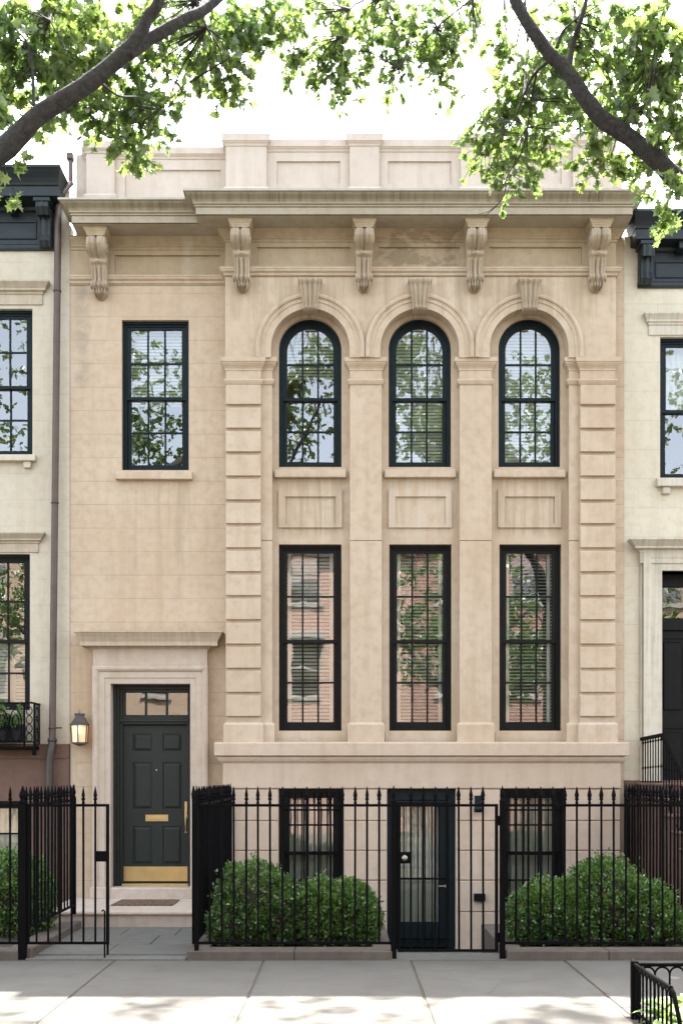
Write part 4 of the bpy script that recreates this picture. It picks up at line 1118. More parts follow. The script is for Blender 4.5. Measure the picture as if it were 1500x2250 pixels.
# planting beds with stone kerbs
def bed(x0, x1, y0, y1, name, gaps, ztop=.095, w=.2):
    m = MB(); xs = [x0] + gaps + [x1]
    for a, b in zip(xs, xs[1:]): m.box(a + .002, b - .002, y0, y0 + w + .12, -.45, ztop, .01)
    m.box(x0, x0 + w, y0 + w + .123, y1 - w, -.5, ztop, .008); m.box(x1 - w, x1, y0 + w + .123, y1 - w, -.5, ztop, .008); m.box(x0, x1, y1 - w + .003, y1, -.5, ztop, .008)
    struct(m, name, M['kerb'])
    s = MB(); n = 24; rows = []
    for j in range(13):
        yy = y0 + w + .1 + (y1 - y0 - 2 * w - .05) * j / 12
        rows.append([(x0 + w - .03 + (x1 - x0 - 2 * w + .06) * i / n, yy, ztop - .05 + rnd.uniform(-.012, .02)) for i in range(n + 1)])
    s.grid(rows, smooth=True); tag(s.build(name.replace('kerb', 'soil'), M['soil']), kind='structure')
bed(X(410, YF), X(862, YF), YF, -1.9, 'bed_kerb', [X(646, YF)])
bed(X(1112, YF), 3.98, YF, -1.9, 'bed_kerb', [X(1337, YF)])
bed(-6.6, X(47, YF), YF, -.6, 'bed_kerb', [-5.2])
m = MB(); m.box(X(47, YF) + .002, X(47, YF) + .1, YF + .05, -1.75, -.1, .12, .01); struct(m, 'side_kerb', M['kerb'])
m = MB(); m.box(4.0, 9.5, YF, -.05, -.2, .01); struct(m, 'yard_paving', M['bluestone'])
m = MB(); m.box(-9.5, -6.62, YF, -.05, -.2, .01); m.box(-6.62, -3.76, -.59, -.04, -.2, .012); struct(m, 'yard_paving', M['bluestone'])

# ================================================================== IRON FENCES
fz_b, fz_t, tipz = Z(2072, -4.2), Z(1769.5, -4.2), Z(1728, -4.2)
def picket_mb(zb, zt): 
    m = MB(); m.tube([(0, 0, zb), (0, 0, zt)], .0115, 8); return m
def finial_mb(zt, tip, k=1.0):
    m = MB(); h = tip - zt
    m.lathe([(.012 * k, 0), (.015 * k, .02 * h), (.017 * k, .10 * h), (.012 * k, .14 * h), (.013 * k, .22 * h), (.0195 * k, .24 * h), (.0205 * k, .31 * h), (.018 * k, .34 * h), (.0155 * k, .36 * h)], 0, 0, zt, 10)
    m.lathe([(.015 * k, .36 * h), (.021 * k, .44 * h), (.0235 * k, .50 * h), (.019 * k, .62 * h), (.012 * k, .80 * h), (.006 * k, .93 * h), (.0065 * k, .97 * h), (.001, h)], 0, 0, zt, 4, False, PI / 4)
    return m
PK = {}
def get_mesh(key, fn):
    if key not in PK:
        o = fn().build(key[0], M['iron']); PK[key] = o.data; bpy.data.objects.remove(o)
    return PK[key]
def fence(name, label, cat, p0, p1, xs, posts, zb=fz_b, zt=fz_t, rails=None, group=None, stile=False, post_foot=0.0, pzb=None, lowrail=None, finials=True, tip=tipz):
    """run from p0 to p1; xs = distances of pickets, posts = [(dist, half width)]"""
    d = Vector((p1[0] - p0[0], p1[1] - p0[1])); L = d.length; rz = math.atan2(d.y, d.x)
    root = tag(empty(name, (p0[0], p0[1], 0), rz), label, cat, group)
    for zz in (rails or (zb, zt)):
        m = MB(); m.box(0, L, -.011, .011, zz - .014, zz + .014, .003); m.build('rail', M['iron'], root)
    if stile:
        for xx in (0, L):
            m = MB(); m.box(xx - .016, xx + .016, -.016, .016, zb - .014, zt + .014, .003); m.build('stile', M['iron'], root)
    pm = get_mesh(('picket', round(zb, 3), round(zt, 3)), lambda: picket_mb(zb, zt + .012))
    fm = get_mesh(('finial', round(zt, 3), round(tip, 3)), lambda: finial_mb(zt + .012, tip))
    for xx in xs:
        o = link_mesh('picket', pm, root); o.location = (xx, 0, 0)
        o.rotation_euler = (rnd.uniform(-.002, .002), rnd.uniform(-.003, .003), rnd.uniform(0, 1))
        if finials: link_mesh('finial', fm, o)
    for xx, hw, foot, top in posts:
        m = MB(); m.box(xx - hw, xx + hw, -hw, hw, foot, top, .004); po = m.build('post', M['iron'], root)
        f = MB(); f.lathe([(a_, z_ * (tip - top + .01) / .26) for a_, z_ in ((hw * 1.0, 0), (hw * 1.15, .01), (hw * 1.15, .03), (hw * .7, .045), (hw * .62, .07), (hw * .95, .1), (hw * .9, .13), (hw * .45, .2), (hw * .2, .245), (.003, .26))], xx, 0, top, 8); f.build('finial', M['iron'], po)
    return root
sF = S(-4.2); xF = lambda p: X(p, -4.2)
def run(name, label, cat, pa, pb, bars, posts, **kw):
    a = xF(pa); fence(name, label, cat, (a, -4.2), (xF(pb), -4.2), [xF(b) - a for b in bars], [(xF(p) - a, hw, foot, top) for p, hw, foot, top in posts], **kw)
G = 'iron fence runs with spear tips'
run('iron_fence', 'black spear-topped fence in front of left shrubs, between doorway and basement gate', 'fence', 432, 864,
    [461 + 26.55 * i for i in range(15)], [(432, .022, .02, fz_t + .02), (864.5, .028, .0, fz_t + .03)], group=G)
run('iron_fence', 'black spear-topped fence in front of right shrubs beyond the basement gate', 'fence', 1103, 1570,
    [1132.8 + 26.8 * i for i in range(16)], [(1103, .028, .0, fz_t + .03)], group=G)
run('iron_fence', 'black spear-topped fence run at left edge beside the open-court gate', 'fence', -330, 49,
    [49 - 27 * i for i in range(1, 14)], [(50.5, .041, .0, fz_t + .02)], group=G)
run('iron_gate', 'closed black iron gate leaf left of doorway with square lock plate', 'gate', 62, 237,
    [81, 106.5, 132, 158, 184, 210], [], stile=True, group='iron gates')
run('iron_gate', 'closed black basement gate with round steel knob on its lock plate', 'gate', 876.5, 1090,
    [902 + 26.5 * i for i in range(7)], [], stile=True, zb=Z(2088.5, -4.2), group='iron gates')
gates = [o for o in bpy.data.objects if o.name.startswith('iron_gate')]
g1 = [g for g in gates if 'square' in g['label']][0]; g2 = [g for g in gates if 'round' in g['label']][0]
m = MB(); m.box(xF(211) - xF(62), xF(236) - xF(62), -.02, .02, Z(1893, -4.2), Z(1870, -4.2), .004); m.build('lock_plate', M['iron'], g1)
m = MB(); L1 = xF(237) - xF(62); m.tube([(L1 - .0, 0, fz_b), (L1, 0, Z(2098, -4.2))], .012, 8); m.tube([(L1 - .035, .02, .02), (L1 - .035, .02, .5)], .009, 6); m.tube([(L1 - .035, .02, .5), (L1 - .045, .0, .515), (L1 - .06, -.01, .50)], .008, 6)
m.build('drop_bolt', M['iron'], g1)
m = MB(); x_ = xF(888) - xF(876.5); m.box(x_ - .055, x_ + .065, -.02, .02, Z(1897, -4.2), Z(1872, -4.2), .004); m.build('lock_plate', M['iron'], g2)
m = MB(); m.lathe([(.006, -.055), (.024, -.052), (.032, -.042), (.03, -.032), (.018, -.026), (.018, -.02)], x_, 0, Z(1885, -4.2), 18, axis='y'); m.build('knob', M['steel'], g2)
m = MB(); 
for zz in (Z(1803, -4.2), Z(2060, -4.2)): m.tube([(xF(1090) - xF(876.5) + .025, 0, zz - .05), (xF(1090) - xF(876.5) + .025, 0, zz + .05)], .014, 8)
m.build('hinge', M['iron'], g2)
# right leaf of the court gate folded back along the side fence
hp = (xF(424.5), -4.17); ang = math.atan2(1.0, hp[0] / (D0 - 4.17)); Lg = .84
fence('iron_gate', 'open black gate leaf seen edge on, right of the doorway court', 'gate', hp, (hp[0] + Lg * math.cos(ang), hp[1] + Lg * math.sin(ang)),
      [.12 * i for i in range(1, 7)], [], stile=True, group='iron gates')
# returns
def ret(label, x, ya, yb, sp, z0, foot=.05):
    L = yb - ya; k = int(L / sp)
    fence('iron_fence', label, 'fence', (x, ya), (x, yb), [sp * (i + 1) for i in range(k - 0) if sp * (i + 1) < L - .03], [(L, .022, foot, fz_t + .02)], zb=z0, rails=(z0, fz_t, ), group=G)
ret('black spear-topped side fence from the court corner back to the quoined block', xF(432), -4.2, -.35, .16, .20)
ret('black spear-topped side fence left of the court, ending at the stoop', xF(50.5), -4.2, -1.75, .16, .31, .2)
ret('black spear-topped side fence dividing right shrubs from the brown stoop', 3.80, -4.2, -.35, .16, .20)

# ---- tree pit guard
tg = tag(empty('tree_guard', (2.29, -7.25, 0)), 'low black hooped tree guard at the bottom right corner of the pavement', 'tree guard')
m = MB(); gh = .415
m.box(-.028, .028, -.028, .028, -.03, gh + .03, .006); m.build('post', M['iron'], tg)
def side(vec, L):
    v = Vector(vec); 
    m = MB(); pts = [v * 0 + Vector((0, 0, gh)), v * L + Vector((0, 0, gh))]; m.tube(pts, .017, 8); m.build('rail', M['iron'], tg)
    m = MB(); m.tube([Vector((0, 0, .05)), v * L + Vector((0, 0, .05))], .011, 6); m.build('rail', M['iron'], tg)
    h = MB(); w = .058
    P = [(-w, -0.03)] + [(-w * math.cos(PI * k / 10), gh - .02 - w + w * math.sin(PI * k / 10)) for k in range(11)] + [(w, -.03)]
    h.tube([v * a + Vector((0, 0, z)) for a, z in P], .0085, 6)
    n = int(L / (2 * w)); first = None
    for i in range(n):
        if first is None: first = h.build('hoop', M['iron'], tg); o = first
        else: o = first.copy(); col.objects.link(o)
        o.location = v * (.045 + w + 2 * w * i)
side((1, 0, 0), 2.3); side((0, -1, 0), 1.09)
m = MB(); m.tube([(0, -1.07, gh), (.01, -1.12, gh - .03), (.03, -1.2, .2), (.035, -1.24, -.03)], .017, 8); m.build('end_bar', M['iron'], tg)

# ================================================================== VEGETATION
def rot_frames(nrm, rg, n):
    """random orthonormal frames whose third axis is nrm"""
    t = rg.normal(size=(n, 3)); t -= (t * nrm).sum(1)[:, None] * nrm
    t /= np.linalg.norm(t, axis=1)[:, None] + 1e-9
    b = np.cross(nrm, t); return t, b
OAK = np.array([(0, 0), (.10, .02), (.12, .16), (.42, .10), (.22, .28), (.26, .36), (.60, .40), (.36, .52), (.28, .60), (.44, .78), (.20, .76), (.0, 1.02)])
oak = [(x, y) for x, y in OAK] + [(-x, y) for x, y in OAK[1:-1][::-1]]
SIMPLE = [(0, 0), (.20, .25), (.34, .42), (.12, .52), (.22, .78), (0, 1.0), (-.22, .78), (-.12, .52), (-.34, .42), (-.20, .25)]
OVAL = [(0, 0), (.26, .3), (.28, .6), (0, 1.0), (-.28, .6), (-.26, .3)]
def leaves(name, pos, dirs, size, shape, mat, parent, rg, fold=.15, droop=.0):
    """pos (n,3) leaf bases, dirs (n,3) directions of the midrib"""
    n = len(pos); dirs = dirs / (np.linalg.norm(dirs, axis=1)[:, None] + 1e-9)
    t, b = rot_frames(dirs, rg, n)      # t = leaf width axis, b = leaf normal
    sh = np.array(shape); k = len(sh)
    V = (pos[:, None, :] + dirs[:, None, :] * (sh[:, 1][None, :, None] * size[:, None, None]) + t[:, None, :] * (sh[:, 0][None, :, None] * size[:, None, None])
         + b[:, None, :] * ((np.abs(sh[:, 0]) * fold - (sh[:, 1] ** 2) * droop)[None, :, None] * size[:, None, None]))
    return npmesh(name, V, k, [tuple(range(k))], mat, parent)

def sprays(centers, rg, nleaf, L=.32, down=.5, size=.085):
    """hanging twigs with leaves all round; returns pos, dirs, sizes, twig segments"""
    P, Dd, Sz, tw = [], [], [], []
    for c in centers:
        d = rg.normal(size=3); d[2] = -abs(d[2]) * down - .15 if rg.random() < .75 else d[2] * .6
        d /= np.linalg.norm(d); ln_ = L * rg.uniform(.6, 1.2)
        pts = [c + d * ln_ * s + np.array([0, 0, -.10 * ln_ * s * s]) for s in (0, .33, .66, 1)]
        tw.append(pts)
        for i in range(nleaf):
            s = rg.uniform(.15, 1.0); p = c + d * ln_ * s + np.array([0, 0, -.10 * ln_ * s * s])
            dd = d * .6 + rg.normal(size=3) * .6 + np.array([0, 0, -.25])
            P.append(p); Dd.append(dd); Sz.append(size * rg.uniform(.45, 1.4))
    return P, Dd, Sz, tw
def ell(px, py, rxp, ryp, y, dy=.35):
    s = S(y); return (np.array([X(px, y), y, Z(py, y)]), np.array([rxp / s, dy, ryp / s]))
def fill(rg, c, r, n, hollow=0.0):
    out = []
    while len(out) < n:
        q = rg.uniform(-1, 1, 3); l = np.linalg.norm(q)
        if l > 1 or l < hollow: continue
        out.append(c + q * r)
    return out
def limb(m, pts, rad, n=10, seg=5, wob=.02, rg=random.Random(3)):
    # smooth (Catmull-Rom) limb with slight knots
    P = [Vector(p) for p in pts]; P = [P[0] * 2 - P[1]] + P + [P[-1] * 2 - P[-2]]
    out = []; rr = []
    for i in range(1, len(P) - 2):
        for k in range(seg):
            t = k / seg; a, b, c, d = P[i - 1:i + 3]
            q = .5 * ((2 * b) + (c - a) * t + (2 * a - 5 * b + 4 * c - d) * t * t + (3 * b - a - 3 * c + d) * t ** 3)
            r_ = rad[i - 1] + (rad[i] - rad[i - 1]) * t
            out.append(q + Vector((rg.uniform(-1, 1), rg.uniform(-1, 1), rg.uniform(-1, 1))) * wob * r_ * 2); rr.append(r_ * rg.uniform(.95, 1.07))
    out.append(P[-2]); rr.append(rad[-1]); m.tube(out, rr, n)

def pxp(px, py, y): return (X(px, y), y, Z(py, y))
def tree(label, trunk_pts, trunk_r, limbs, in_frame, high, seed, leafmat='leaf', group='street trees', ydrop=.9):
    rg = np.random.default_rng(seed)
    root = tag(empty('oak_tree', (trunk_pts[0][0], trunk_pts[0][1], 0)), label, 'tree', group)
    off = np.array([trunk_pts[0][0], trunk_pts[0][1], 0.0]); loc = lambda p: tuple(np.array(p) - off)
    m = MB(); limb(m, [loc(p) for p in trunk_pts], trunk_r, 16, 5); m.build('trunk', M['bark'], root)
    for pts, rad in limbs:
        m = MB(); limb(m, [loc(p) for p in pts], rad, 12 if rad[0] > .03 else 6, 5); m.build('limb', M['bark'], root)
    P, Dd, Sz, tw = [], [], [], []
    for (px, py, a, b, y, n, size) in in_frame:
        y = min(y + ydrop, -4.6)
        c, r = ell(px, py, a, b, y)
        cs = fill(rg, c, r, int(n * 1.45))
        near = min(((np.linalg.norm(np.array(q) - c), tuple(q)) for pts, rad in limbs for q in pts), key=lambda e: e[0])
        st_ = np.array(near[1]) if near[0] < 1.0 else c + np.array([rg.uniform(-.3, .3), 0, 1.2])
        bt = MB()
        for c_ in cs[::6]:
            mid = (st_ + c_) / 2 + np.array([0, 0, .08])
            bt.tube([tuple(st_ - off), tuple(mid - off), tuple(c_ - off)], [.0065, .0045, .0022], 5)
        bt.build('branch', M['bark'], root)
        p, d, s, t = sprays(cs, rg, 12, .23, .8, size * .92); P += p; Dd += d; Sz += s; tw += t
    if P: leaves('crown', np.array(P) - off, np.array(Dd), np.array(Sz), oak, M[leafmat], root, rg, .25, .15)
    P2, D2, S2 = [], [], []
    for (c, r, n) in high:
        cs = fill(rg, np.array(c, float), np.array(r, float), n, .25)
        p, d, s, t = sprays(cs, rg, 10, .5, .3, .13); P2 += p; D2 += d; S2 += s
    if P2: leaves('crown', np.array(P2) - off, np.array(D2), np.array(S2), SIMPLE, M['leaf_far'], root, rg, .2)
    # twigs: thin three-sided sticks
    if tw:
        V = []
        for t in tw:
            a, b = t[0] - off, t[-1] - off; mid = t[2] - off; w = .0028
            for p, q in ((a, mid), (mid, b)):
                V.append([p + (w, 0, 0), p + (-w, w, 0), p + (0, -w, w), q + (w, 0, 0), q + (-w, w, 0), q + (0, -w, w)])
        npmesh('twigs', np.array(V), 6, [(0, 1, 4, 3), (1, 2, 5, 4), (2, 0, 3, 5)], M['bark'], root)
    return root

yl = -7.5; y2 = -6.5
# (px, py, rx, ry, y, sprays, leaf size)
left_f = [(60, 60, 110, 90, -7.9, 60, .085), (190, 60, 90, 80, -7.4, 42, .085), (60, 180, 80, 70, -7.6, 26, .085), (160, 180, 80, 60, -7.2, 30, .08), (250, 150, 60, 60, -7.0, 16, .08),
          (330, 40, 70, 50, -7.0, 20, .08), (280, 200, 60, 40, -6.6, 14, .075), (215, 215, 60, 40, -6.8, 12, .075), (265, 270, 55, 38, -6.8, 15, .075), (345, 245, 45, 40, -6.6, 16, .075), (285, 318, 28, 26, -6.8, 7, .075),
          (115, 285, 30, 25, -6.8, 6, .08), (215, 255, 30, 30, -6.8, 6, .075), (12, 225, 22, 25, -8.2, 5, .085), (12, 385, 18, 20, -8.3, 4, .085), (345, 140, 45, 45, -6.6, 9, .075),
          (430, 90, 45, 40, -6.4, 9, .075), (500, 50, 70, 50, -6.2, 32, .075), (580, 40, 60, 45, -6.0, 28, .075), (470, 150, 45, 38, -6.2, 18, .075), (520, 175, 40, 28, -6.2, 14, .075), (455, 125, 30, 20, -6.2, 7, .07),
          (300, 100, 60, 50, -7.0, 10, .075), (420, 30, 60, 35, -6.6, 12, .075), (560, 100, 40, 40, -6.0, 10, .07), (395, 175, 30, 30, -6.4, 4, .07), (340, 290, 30, 25, -6.6, 5, .07)]
mid_f = [(640, 80, 35, 45, -5.4, 10, .07), (670, 130, 45, 35, -5.4, 15, .07), (735, 150, 45, 35, -5.2, 15, .07), (765, 205, 22, 22, -5.2, 6, .065), (790, 70, 50, 60, -5.0, 20, .07), (730, 80, 40, 50, -5.2, 10, .07), (770, 130, 30, 50, -5.2, 9, .07),
          (850, 40, 60, 45, -4.8, 24, .07), (930, 50, 70, 50, -4.8, 30, .07), (960, 110, 45, 40, -4.8, 16, .07), (885, 110, 40, 50, -4.8, 14, .07), (880, 170, 22, 26, -4.8, 6, .065), (980, 160, 28, 26, -4.8, 7, .065),
          (1010, 70, 40, 45, -4.8, 13, .07), (700, 30, 70, 25, -5.2, 8, .07), (640, 20, 40, 25, -5.4, 7, .07), (1040, 20, 30, 25, -4.8, 5, .07)]
right_f = [(1150, 80, 70, 70, -6.4, 16, .075), (1120, 170, 45, 60, -6.2, 16, .075), (1170, 190, 60, 70, -6.2, 20, .075), (1085, 270, 45, 45, -6.0, 15, .07), (1060, 300, 30, 30, -6.0, 7, .07), (1150, 270, 55, 45, -6.0, 17, .07),
           (1080, 330, 40, 30, -6.0, 14, .07), (1190, 300, 40, 40, -6.0, 12, .07), (1120, 375, 28, 25, -6.0, 9, .07), (1170, 340, 35, 28, -6.0, 9, .07), (1110, 230, 40, 40, -6.0, 9, .07),
           (1260, 60, 80, 60, -6.8, 26, .08), (1230, 200, 50, 50, -6.6, 11, .075), (1280, 250, 40, 40, -6.6, 10, .075), (1350, 80, 90, 70, -7.2, 34, .08), (1450, 80, 80, 80, -7.6, 42, .085),
           (1340, 180, 70, 50, -7.0, 17, .08), (1430, 210, 80, 70, -7.4, 36, .08), (1470, 300, 50, 50, -7.4, 16, .08), (1325, 340, 38, 30, -6.8, 12, .075), (1385, 300, 40, 35, -7.0, 8, .075), (1400, 355, 25, 25, -7.0, 5, .075),
           (1480, 400, 25, 40, -7.4, 5, .08), (1475, 455, 28, 24, -7.4, 7, .08), (1300, 300, 30, 30, -6.8, 7, .075), (1200, 130, 40, 60, -6.6, 8, .075)]
tree('street tree at left whose dark limb rises across the top left corner',
     [(-4.9, -8.0, -.1), (-4.85, -8.0, 2), (-4.7, -7.95, 4.2), (-4.5, -7.9, 5.2)], [.30, .24, .22, .22],
     [([(-4.5, -7.9, 5.2), (-3.6, -7.7, 6.0), pxp(-15, 345, yl), pxp(90, 250, yl), pxp(200, 180, yl), pxp(290, 100, yl), pxp(325, 40, yl), pxp(365, -40, yl), (-1.0, -7.3, 9.5)], [.20, .11, .086, .072, .066, .059, .046, .042, .03]),
      ([pxp(280, 118, yl), pxp(330, 85, yl + .1), pxp(400, 45, yl + .2), pxp(480, -5, yl + .4), (-.4, -6.6, 9.2)], [.054, .050, .045, .038, .02]),
      ([pxp(75, 232, yl), pxp(72, 150, yl + .1), pxp(60, 95, yl + .1), pxp(30, 60, yl)], [.014, .011, .008, .004]), ([pxp(110, 45, yl + .1), pxp(135, 90, yl + .1), pxp(150, 125, yl + .1)], [.005, .006, .003]),
      ([pxp(220, 180, yl), pxp(260, 210, yl + .3), pxp(310, 215, yl + .6), pxp(350, 240, yl + .8)], [.012, .009, .006, .003]), ([pxp(430, 0, -6.2), pxp(455, 60, -6.2), pxp(500, 130, -6.2)], [.010, .007, .003]),
      ([(-4.5, -7.9, 5.2), (-4.6, -7.6, 8), (-4.0, -6.5, 12), (-3, -4, 15), (-1.8, 1.0, 15.2)], [.2, .16, .1, .05, .02]), ([(-4.6, -7.6, 8), (-6, -9, 11), (-7, -10, 13)], [.14, .08, .04]), ([(-4.55, -7.7, 7), (-3.6, -9.3, 8.6), (-1.6, -9.9, 9.8)], [.11, .07, .03])],
     left_f, [((-4.4, -9.9, 9.8), (2.0, 1.2, 1.9), 330), ((-7.2, -9.6, 10.2), (2.2, 2.0, 2.4), 170), ((-1.7, -9.9, 9.4), (1.5, 1.0, 1.5), 220)] + [((random.Random(k).uniform(-5.2, .4), random.Random(k + 50).uniform(.5, 3.0), 14.9), (.55, .65, .4), 20) for k in range(11)], 11)  # clumps above the roof are unseen, placed to dapple the sunlit sidewalk
tree('street tree at right whose dark limb slants across the top right corner',
     [(4.3, -8.0, -.1), (4.3, -8.0, 2), (4.25, -7.9, 4.0), (4.2, -7.8, 5.2)], [.28, .22, .20, .19],
     [([(4.2, -7.8, 5.2), (3.7, -7.0, 6.1), pxp(1520, 420, y2), pxp(1440, 350, y2), pxp(1380, 300, y2), pxp(1310, 250, y2), pxp(1240, 150, y2), pxp(1200, 110, y2), pxp(1120, -30, y2), (1.2, -6.4, 9.8)], [.15, .10, .084, .075, .072, .070, .060, .055, .046, .02]),
      ([pxp(1250, 140, y2), pxp(1258, 95, y2), pxp(1275, 45, y2 - .1), pxp(1290, -10, y2 - .1)], [.026, .022, .02, .016]), ([pxp(1222, 105, y2), pxp(1235, 70, y2), pxp(1260, 45, y2)], [.016, .011, .006]),
      ([pxp(1205, 133, y2), pxp(1172, 165, y2 + .2), pxp(1150, 210, y2 + .4), pxp(1125, 270, y2 + .5), pxp(1080, 310, y2 + .5)], [.016, .011, .009, .006, .003]),
      ([pxp(1178, 160, y2 + .2), pxp(1166, 220, y2 + .4), pxp(1158, 280, y2 + .5), pxp(1145, 335, y2 + .5), pxp(1115, 385, y2 + .6), pxp(1108, 425, y2 + .6), pxp(1092, 450, y2 + .6), pxp(1065, 475, y2 + .6)], [.011, .009, .008, .007, .006, .005, .004, .003]),
      ([pxp(1092, 450, y2 + .6), pxp(1070, 466, y2 + .6), pxp(1050, 470, y2 + .65)], [.003, .003, .0015]), ([pxp(1108, 430, y2 + .6), pxp(1115, 440, y2 + .6), pxp(1119, 441, y2 + .6)], [.003, .002, .0015]),
      ([pxp(1370, 290, y2), pxp(1380, 250, y2), pxp(1420, 215, y2 - .3)], [.018, .012, .006]), ([pxp(1040, -5, -4.8), pxp(960, 60, -4.8), pxp(880, 150, -4.8)], [.01, .007, .003]), ([pxp(840, -5, -5), pxp(870, 70, -5), pxp(880, 90, -5)], [.01, .007, .003]),
      ([pxp(800, 0, -5.2), pxp(770, 20, -5.2), pxp(752, 80, -5.2)], [.010, .007, .003]),
      ([(4.2, -7.8, 5.2), (4.3, -7.3, 8.5), (3.8, -5.5, 12), (3.3, -2.5, 14.8), (3.6, 1.2, 15.2)], [.17, .14, .09, .04, .02]), ([(4.3, -7.3, 8.5), (6, -9, 11)], [.12, .05]), ([(4.25, -7.6, 7.2), (3.6, -9.2, 8.7), (2.2, -9.9, 9.8), (.6, -10, 10.9)], [.10, .07, .05, .02])],
     right_f + mid_f, [((1.1, -9.9, 10.4), (1.5, 1.1, 1.5), 210), ((3.6, -9.8, 9.6), (1.6, 1.2, 1.7), 240), ((6.2, -9.6, 10.2), (2.4, 2.2, 2.2), 160)] + [((random.Random(k + 9).uniform(.2, 6.0), random.Random(k + 70).uniform(.3, 3.0), 14.9), (.55, .65, .4), 20) for k in range(12)], 12)  # unseen clumps over the roof again, added to break up sun on the pavement

def far_tree(label, x, y, seed, h=9.5):
    rg = np.random.default_rng(seed); root = tag(empty('street_tree', (x, y, 0)), label, 'tree', 'trees across the street')
    m = MB(); limb(m, [(0, 0, -.1), (.05, 0, 2), (.0, .1, 4), (.2, 0, 6.5), (.3, 0, 8.5)], [.22, .18, .16, .10, .04], 12); m.build('trunk', M['bark'], root)
    for k in range(4):
        a = k * 1.6 + x; m = MB(); limb(m, [(0, .1, 3.8 + .3 * k), (math.cos(a) * 1.1, math.sin(a) * 1.1, 5.2 + .3 * k), (math.cos(a) * 2.2, math.sin(a) * 2.2, 6.8)], [.09, .06, .02], 8); m.build('limb', M['bark'], root)
    P, Dd, Sz = [], [], []
    for c, r, n in (((0, 0, h * .72), (2.6, 2.6, 2.2), 330), ((-1.4, .8, h * .6), (1.6, 1.5, 1.2), 120), ((1.6, .6, h * .55), (1.5, 1.5, 1.2), 120)):
        p, d, s, t = sprays(fill(rg, np.array(c, float), np.array(r, float), n, .3), rg, 11, .5, .3, .15); P += p; Dd += d; Sz += s
    leaves('crown', np.array(P), np.array(Dd), np.array(Sz), SIMPLE, M['leaf_far'], root, rg, .2)
far_tree('tree across the street reflected in the middle ground-floor window', 3.4, -19.6, 5)
far_tree('tree across the street reflected at the left house windows', -8.4, -19.6, 6, 10.5)
far_tree('tree across the street reflected in the right ground-floor window', 7.6, -19.4, 8, 9)

# ---- houses across the street (seen in the window reflections)
def far_house(x0, x1, mat, label, h):
    y = -24.4; root = tag(empty('brick_house', ((x0 + x1) / 2, y, 0)), label, 'house', 'brick houses across the street')
    cx = (x0 + x1) / 2; m = MB()
    cols_ = [x0 - cx + (x1 - x0) * (i + .5) / 3 for i in range(3)]
    holes = [(c - .5, c + .5, z, z + 1.9) for c in cols_ for z in (1.4, 4.6, 7.7)]
    m.wall(x0 - cx, x1 - cx, -.3, h, 0, holes, -.2)
    m.box(x0 - cx, x1 - cx, -9, -.8, -.3, h - .1)
    m.build('wall', mat, root)
    c = MB(); c.box(x0 - cx, x1 - cx, -.1, .45, h - .1, h + .15, .02); c.box(x0 - cx, x1 - cx, -.1, .3, h - .35, h - .1, .02); c.build('cornice', M['far_trim'], root)
    for a, b, z, zz in holes:
        w = MB(); w.box(a, b, -.12, -.06, z, z + .07); w.box(a, b, -.12, -.06, zz - .07, zz); w.box(a, a + .06, -.12, -.06, z + .07, zz - .07); w.box(b - .06, b, -.12, -.06, z + .07, zz - .07); w.box(a + .06, b - .06, -.12, -.06, (z + zz) / 2 - .03, (z + zz) / 2 + .03)
        wo = w.build('window', M['far_trim'], root)
        g = MB(); g.add([(a, -.1, z), (b, -.1, z), (b, -.1, zz), (a, -.1, zz)], [(3, 2, 1, 0)]); g.build('glass_pane', M['glass_far'], wo)
        g = MB(); g.box(a - .08, b + .08, 0, .1, z - .12, z, .01); g.box(a - .12, b + .12, 0, .12, zz, zz + .25, .02); g.build('sill', M['far_trim'], wo)
far_house(-13.2, -5.0, M['brick_tan'], 'tan brick house across the street at the left', 10.2)
far_house(-4.98, 2.4, M['brick_pink'], 'pink brick house across the street reflected in the left ground-floor window', 9.6)
far_house(2.42, 9.8, M['brick_red'], 'red brick house across the street reflected in the right windows', 10.0)
far_house(9.82, 17.0, M['brick_tan'], 'tan brick house across the street at the right end', 9.4)

